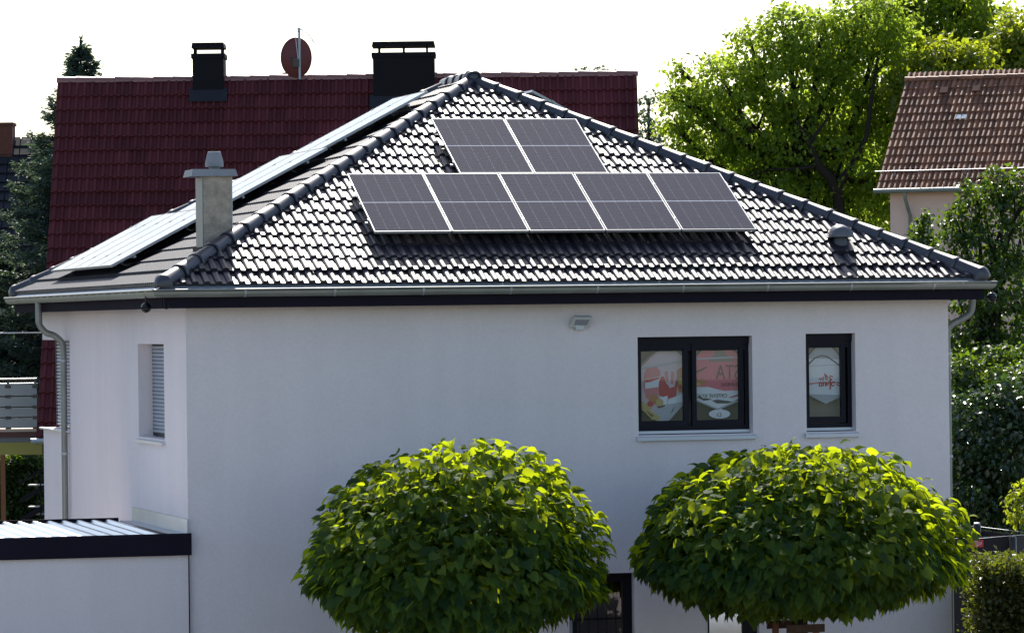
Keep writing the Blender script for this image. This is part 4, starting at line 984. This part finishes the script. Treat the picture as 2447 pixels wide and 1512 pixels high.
for dx in (0, .172):
    xx = (2304-2093-97*(455-281)/277)/SP/math.cos(A_)+dx; s0 = (455-286)/277*slp
    MB().add([psl(xx-.07, s0, .09), psl(xx+.07, s0, .09), psl(xx+.07, s0+.22, .07), psl(xx-.07, s0+.22, .07)], [(0, 1, 2, 3)]).build('glass_tile', mat('glass tile', (.75, .78, .8), .08, metal=.5), ph, local=True)

# ------------------------------------------------------------------ trees behind
gz = lambda p: (p[0], p[1], -.14)
Z = 142.0
bigl = [(1610, 300, 34), (1603, 225, 26), (1622, 380, 44), (1612, 450, 52), (1660, 440, 60), (2110, 60, 80), (1640, 250, 55), (1628, 170, 26), (1690, 300, 80), (1735, 200, 80), (1700, 380, 70), (1800, 130, 80), (1790, 290, 105), (1880, 60, 62), (1900, 190, 110), (1880, 350, 110), (1960, 100, 90), (1990, 250, 120), (2050, 60, 90), (1830, 450, 80), (1940, 470, 90), (2060, 380, 120), (2090, 170, 105), (2050, 500, 90), (2150, 270, 90), (1720, 470, 60), (2140, 440, 70)]
tree('broadleaf_tree', lumps_px(bigl, Z, 1.6), gz(dep(2000, 800, Z)), 'large sunlit broadleaf tree filling the sky right of the roof', 'tree', L_big, leaf=.19, per=1350, clump=.20, trunk_r=.34, group='trees behind the houses', inner=.5, tmpl=DIA,
     boughs=[([dep(x, y, Z-z) for x, y, z in ((2008, 560, .6), (2003, 470, .7), (1985, 425, .9), (1955, 395, 1.0), (1935, 340, 1.1), (1905, 295, 1.1), (1880, 240, .9))], .24, .05),
             ([dep(x, y, Z-z) for x, y, z in ((2003, 470, .7), (2012, 430, .9), (2040, 385, 1.0), (2070, 330, 1.0), (2085, 220, 1.0), (2100, 130, .8))], .16, .04),
             ([dep(x, y, Z-z) for x, y, z in ((1955, 395, 1.0), (1900, 405, 1.1), (1840, 405, 1.0), (1790, 420, .9))], .08, .02),
             ([dep(x, y, Z-z) for x, y, z in ((1935, 340, 1.1), (1965, 300, 1.2), (1990, 265, 1.1))], .08, .02)])
tree('broadleaf_tree', lumps_px([(1720, 430, 90), (1820, 390, 100), (1930, 400, 110), (2050, 400, 110), (2000, 510, 110), (2110, 300, 90), (2100, 520, 90), (2000, 300, 80), (2130, 30, 80), (2140, 110, 70), (2360, 60, 70), (2210, 50, 90), (2290, 30, 80), (2330, 90, 70), (2220, 140, 80), (2180, -40, 90), (2300, -40, 80)], Z+7, 1.5), gz(dep(2230, 800, Z+7)), 'darker green tree behind, topping the frame above the pink house', 'tree', L_bigd, leaf=.21, per=1150, clump=.2, trunk_r=.32, group='trees behind the houses')
tree('broadleaf_tree', lumps_px([(2190, 190, 60), (2250, 140, 55), (2320, 150, 50), (2160, 240, 50), (2300, 200, 50), (2230, 220, 60)], Z-1, 1.2), gz(dep(2230, 800, Z)), 'yellow-green tree close behind the brown roof ridge', 'tree', L_yel, leaf=.22, per=1700, clump=.2, trunk_r=.2, group='trees behind the houses')
tree('broadleaf_tree', lumps_px([(2400, 120, 60), (2450, 70, 60), (2470, 150, 90), (2400, 170, 50)], Z+2, 1.2), gz(dep(2440, 800, Z)), 'bright green tree cut by the right edge of the picture', 'tree', L_yel, leaf=.22, per=1700, clump=.2, trunk_r=.2, group='trees behind the houses')
tree('poplar_tree', lumps_px([(1550, 240, 18), (1552, 280, 28), (1556, 320, 32), (1550, 360, 36), (1552, 430, 40), (1552, 520, 44), (1552, 620, 44), (1552, 720, 36)], 230, 1), gz(dep(1552, 800, 230)), 'distant poplar with haze in its leaf colour between the red roof and the big tree', 'tree', L_pop, leaf=.28, per=420, clump=.22, trunk_r=.2)
tree('round_tree', lumps_px([(1415, 176, 16), (1440, 174, 14), (1396, 180, 12), (1425, 186, 18), (1420, 230, 34), (1400, 300, 40), (1440, 300, 40), (1420, 380, 48), (1420, 470, 44)], 160, 1), gz(dep(1425, 800, 160)), 'treetop just peeping over the red roof ridge', 'tree', L_pop, leaf=.2, per=500, clump=.16, trunk_r=.15)
tree('maple_tree', lumps_px([(2335, 470, 48), (2395, 440, 50), (2440, 480, 60), (2300, 540, 50), (2370, 560, 70), (2440, 590, 70), (2310, 640, 60), (2390, 680, 80), (2330, 730, 55), (2250, 610, 34), (2300, 800, 45), (2440, 780, 70), (2360, 820, 60), (2300, 880, 50), (2420, 870, 60)], 88, 1.3), gz(dep(2370, 1300, 88)), 'dark maple before the pink house at the right', 'tree', L_map, leaf=.13, per=1500, clump=.11, trunk_r=.13, inner=.35)
tree('columnar_tree', lumps_px([(2208, 516, 14), (2207, 540, 20), (2206, 568, 26), (2196, 596, 34)], 90, 1), gz(dep(2205, 1300, 90)), 'slim pointed treetop beside the right hip of the roof', 'tree', L_map, leaf=.11, per=2200, clump=.08, trunk_r=.06)
tree('laurel_shrub', lumps_px([(2330, 1000, 70), (2400, 960, 60), (2300, 1080, 60), (2400, 1080, 90), (2320, 1180, 80), (2420, 1190, 80), (2290, 1230, 50), (2460, 1000, 70)], 72, 1.1), gz(dep(2370, 1500, 72)), 'tall glossy laurel shrub right of the white house', 'shrub', L_glos, leaf=.12, per=2300, clump=.09, trunk_r=.06, tmpl=DIA)
tree('round_shrub', lumps_px([(2420, 930, 60), (2470, 900, 50), (2390, 900, 28), (2370, 885, 22)], 74, 1), gz(dep(2430, 1500, 74)), 'olive round-topped shrub above the laurel at the right edge', 'shrub', L_map, leaf=.09, per=2600, clump=.08, trunk_r=.06)
tree('leafy_sapling', lumps_px([(2425, 1190, 16), (2430, 1220, 22), (2440, 1160, 16), (2445, 1230, 24)], 64.5, 1), gz(dep(2432, 1500, 64.5)), 'light green sapling behind the net enclosure at the right edge', 'sapling', L_yel, leaf=.09, per=1800, clump=.06, trunk_r=.02)
def hedge(name, px0, px1, py0, py1, Z, thick, m, lab, leaf=.075, n=9000, tips=True):
    a, b = dep(px0, py0, Z), dep(px1, py0, Z); dz_ = a[2]; r = thing(name, ((a[0]+b[0])/2, (a[1]+b[1])/2, -.14), lab, 'hedge')
    u = RNG.random(n); z = RNG.random(n); side = RNG.integers(0, 4, n); dpt = RNG.random(n)*thick
    z = np.where(side == 0, 1-.05*RNG.random(n), z); u = np.where(side == 1, .03*RNG.random(n), u); dpt = np.where(side >= 2, .06*RNG.random(n), dpt)
    top = dz_+.05*np.sin(u*19)+.04*np.sin(u*47)
    P_ = a+(b-a)*u[:, None]; P_[:, 2] = -.1+(top+.1)*z; P_ += CF*dpt[:, None]+RNG.normal(size=(n, 3))*.075
    if tips:
        k = n//12; uu = RNG.random(k); Q = a+(b-a)*uu[:, None]; Q[:, 2] = dz_+.13*RNG.random(k)*(.4+np.abs(np.sin(uu*23))); Q += CF*(RNG.random(k)*thick)[:, None]; P_ = np.concatenate([P_, Q])
    N_ = rv(len(P_))*.8+V(0, 0, .7); T_ = rv(len(P_))+V(0, 0, .1)
    cloud('foliage', P_, T_, N_, leaf*(.6+.7*RNG.random(len(P_))), DIA, m, r)
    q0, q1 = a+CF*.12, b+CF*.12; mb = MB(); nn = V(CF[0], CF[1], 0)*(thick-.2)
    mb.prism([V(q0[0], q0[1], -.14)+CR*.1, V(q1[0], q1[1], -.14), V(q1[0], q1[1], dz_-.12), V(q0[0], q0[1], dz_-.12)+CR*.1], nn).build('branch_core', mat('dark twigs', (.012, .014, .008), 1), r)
    return r
hedge('clipped_hedge', 2342, 2520, 1362, 1500, 55.8, 1.2, L_hed, 'clipped hedge with orange tips at the lower right corner')
hedge('garden_hedge', -120, 112, 1092, 1300, 99, 1.5, L_map, 'dark hedge under the balcony at the left', leaf=.12, n=9000, tips=False)
tree('holly_shrub', lumps_px([(2285, 930, 40), (2320, 890, 46), (2360, 930, 50), (2300, 990, 50), (2400, 860, 46), (2450, 900, 60), (2290, 1060, 50), (2350, 1040, 70), (2440, 1000, 80), (2300, 1150, 70), (2400, 1120, 90), (2330, 1250, 80), (2440, 1260, 80)], 80, 1), gz(dep(2370, 1500, 80)), 'dark dense shrub mass behind the laurel right of the house', 'shrub', L_map, leaf=.13, per=2600, clump=.10, trunk_r=.06)

# net enclosure with red badge
ZN = 62.0; q = dep(2370, 1400, ZN); ne = thing('net_enclosure', tuple(q), 'black net enclosure with a red and white badge right of the white house', 'net enclosure')
pts = lambda x, y, z: dep(x, y, z)
MB().prism([pts(2262, 1287, ZN), pts(2418, 1279, ZN), pts(2422, 1600, ZN), pts(2262, 1600, ZN)], CF*.02).build('net', M_net, ne)
MB().prism([pts(2418, 1279, ZN+.03), pts(2480, 1274, ZN+1.2), pts(2480, 1600, ZN+1.2), pts(2422, 1600, ZN+.03)], CF*.02).build('net', M_net, ne)
MB().prism([pts(2262, 1257, ZN+2.6), pts(2480, 1282, ZN+2.2), pts(2480, 1600, ZN+2.2), pts(2262, 1600, ZN+2.6)], CF*.02).build('net', M_net, ne)
MB().tube([pts(2280, 1286, ZN-.02), pts(2340, 1286, ZN-.02), pts(2418, 1279, ZN-.02), pts(2480, 1275, ZN+1.1)], .004, 6).build('top_cord', M_steel, ne)
MB().tube([pts(2280, 1255, ZN+2.5), pts(2334, 1257, ZN+2.5), pts(2400, 1265, ZN+2.3), pts(2480, 1275, ZN+2.1)], .005, 6).build('top_cord', M_steel, ne)
for (x, y, z) in ((2334.5, 1252, ZN+2.35), (2419, 1281, ZN-.06)):
    c_ = dep(x, y, z); MB().lathe([(.06, -.14-c_[2]), (.06, -.02), (.045, 0)], tuple(c_), 12).build('post', M_black, ne, smooth=40)
c_ = dep(2334.5, 1252, ZN+2.35); MB().lathe([(.05, .001), (.05, .02), (.03, .03)], tuple(c_), 12).build('post_cap', M_alu, ne, smooth=40)
b_ = ZN-.03
MB().prism([pts(2319, 1290.5, b_), pts(2350, 1288.5, b_), pts(2350, 1306, b_), pts(2319, 1308, b_)], CF*.01).build('badge', M_sign, ne)
cx_, cy_ = 2334.5, 1298
MB().prism([pts(cx_+12*math.cos(a), cy_-1+5.5*math.sin(a), b_-.012) for a in [2*math.pi*i/16 for i in range(16)]], CF*.006).prism([pts(cx_-7, cy_+2, b_-.013), pts(cx_+7, cy_+2, b_-.013), pts(cx_, cy_+8, b_-.013)], CF*.006).build('badge_emblem', mat('pale emblem', (.62, .42, .44), .6), ne)
for k in range(3): MB().prism([pts(cx_-9+k, cy_-4+2.6*k, b_-.02), pts(cx_+9-k, cy_-4+2.6*k, b_-.02), pts(cx_+9-k, cy_-3+2.6*k, b_-.02), pts(cx_-9+k, cy_-3+2.6*k, b_-.02)], CF*.003).build('emblem_line', M_sign, ne)

# ------------------------------------------------------------------ blue spruce at left
def spruce(px, ytip, Z, label, H=None, spread=.27, seed=3, levels=46):
    global RNG; RNG = np.random.default_rng(seed); rnd_ = random.Random(seed)
    tip = dep(px, ytip, Z); H = H or tip[2]+.14; r = thing('spruce_tree', (tip[0], tip[1], -.14), label, 'tree')
    tr = MB(); tr.tube([(tip[0], tip[1], -.2), (tip[0], tip[1], H*.5), tuple(tip)], [.26, .15, .012], 9)
    P_, T_, N_ = [], [], []
    for i in range(levels):
        f_ = (i+.5)/levels; zz_ = tip[2]-.25-(H-1.2)*f_**1.15
        L_ = (.10+(H*spread)*f_**1.05)
        nb = 6+int(4*f_)
        for b in range(nb):
            a = rnd_.random()*2*math.pi; L2 = L_*rnd_.uniform(.72, 1.12); dr = V(math.cos(a), math.sin(a), 0)
            st = V(tip[0], tip[1], zz_); e = st+dr*L2+V(0, 0, -.10*L2); md = st+dr*L2*.55+V(0, 0, -.16*L2)
            e = e+V(0, 0, .05*L2)
            tr.tube([st, md, e], [.02+.012*L2, .012+.006*L2, .006], 4, False)
            n = int(46*L2)+16
            t = RNG.random(n)**.7; base_ = np.where((t < .55)[:, None], st+(md-st)*(t/.55)[:, None], md+(e-md)*((t-.55)/.45)[:, None])
            sd = np.cross(dr, V(0, 0, 1)); wv = (RNG.random(n)-.5)*2*(.30*L2*(1-t)+.10)
            P_.append(base_+sd*wv[:, None]+V(0, 0, 1)*(RNG.normal(size=n)*.05-np.abs(wv)*.35)[:, None])
            T_.append(dr*.9+sd*np.sign(wv)[:, None]*.9+V(0, 0, .15)+rv(n)*.5); N_.append(V(0, 0, 1)+rv(n)*.7)
    P_, T_, N_ = map(np.concatenate, (P_, T_, N_)); reps = 3
    P3 = np.concatenate([P_+RNG.normal(size=P_.shape)*.04 for _ in range(reps)]); T3 = np.concatenate([T_+rv(len(T_))*.6 for _ in range(reps)]); N3 = np.concatenate([N_+rv(len(N_))*.6 for _ in range(reps)])
    k = 30; lt = np.linspace(0, .5, k)
    P3 = np.concatenate([P3, tip-np.outer(lt, V(0, 0, 1))]); T3 = np.concatenate([T3, V(0, 0, 1)+rv(k)*.6]); N3 = np.concatenate([N3, rv(k)])
    cloud('crown', P3, T3, N3, .15*(.6+.8*RNG.random(len(P3))), LONG, L_spr, r)
    tr.build('trunk', M_bark, r, smooth=60)
spruce(192, 92, 108, 'tall blue spruce behind the left end of the red roof', spread=.44, seed=5)
spruce(10, 560, 110, 'lower spruce at the left edge before the dark-roofed house', spread=.50, seed=9, levels=34)
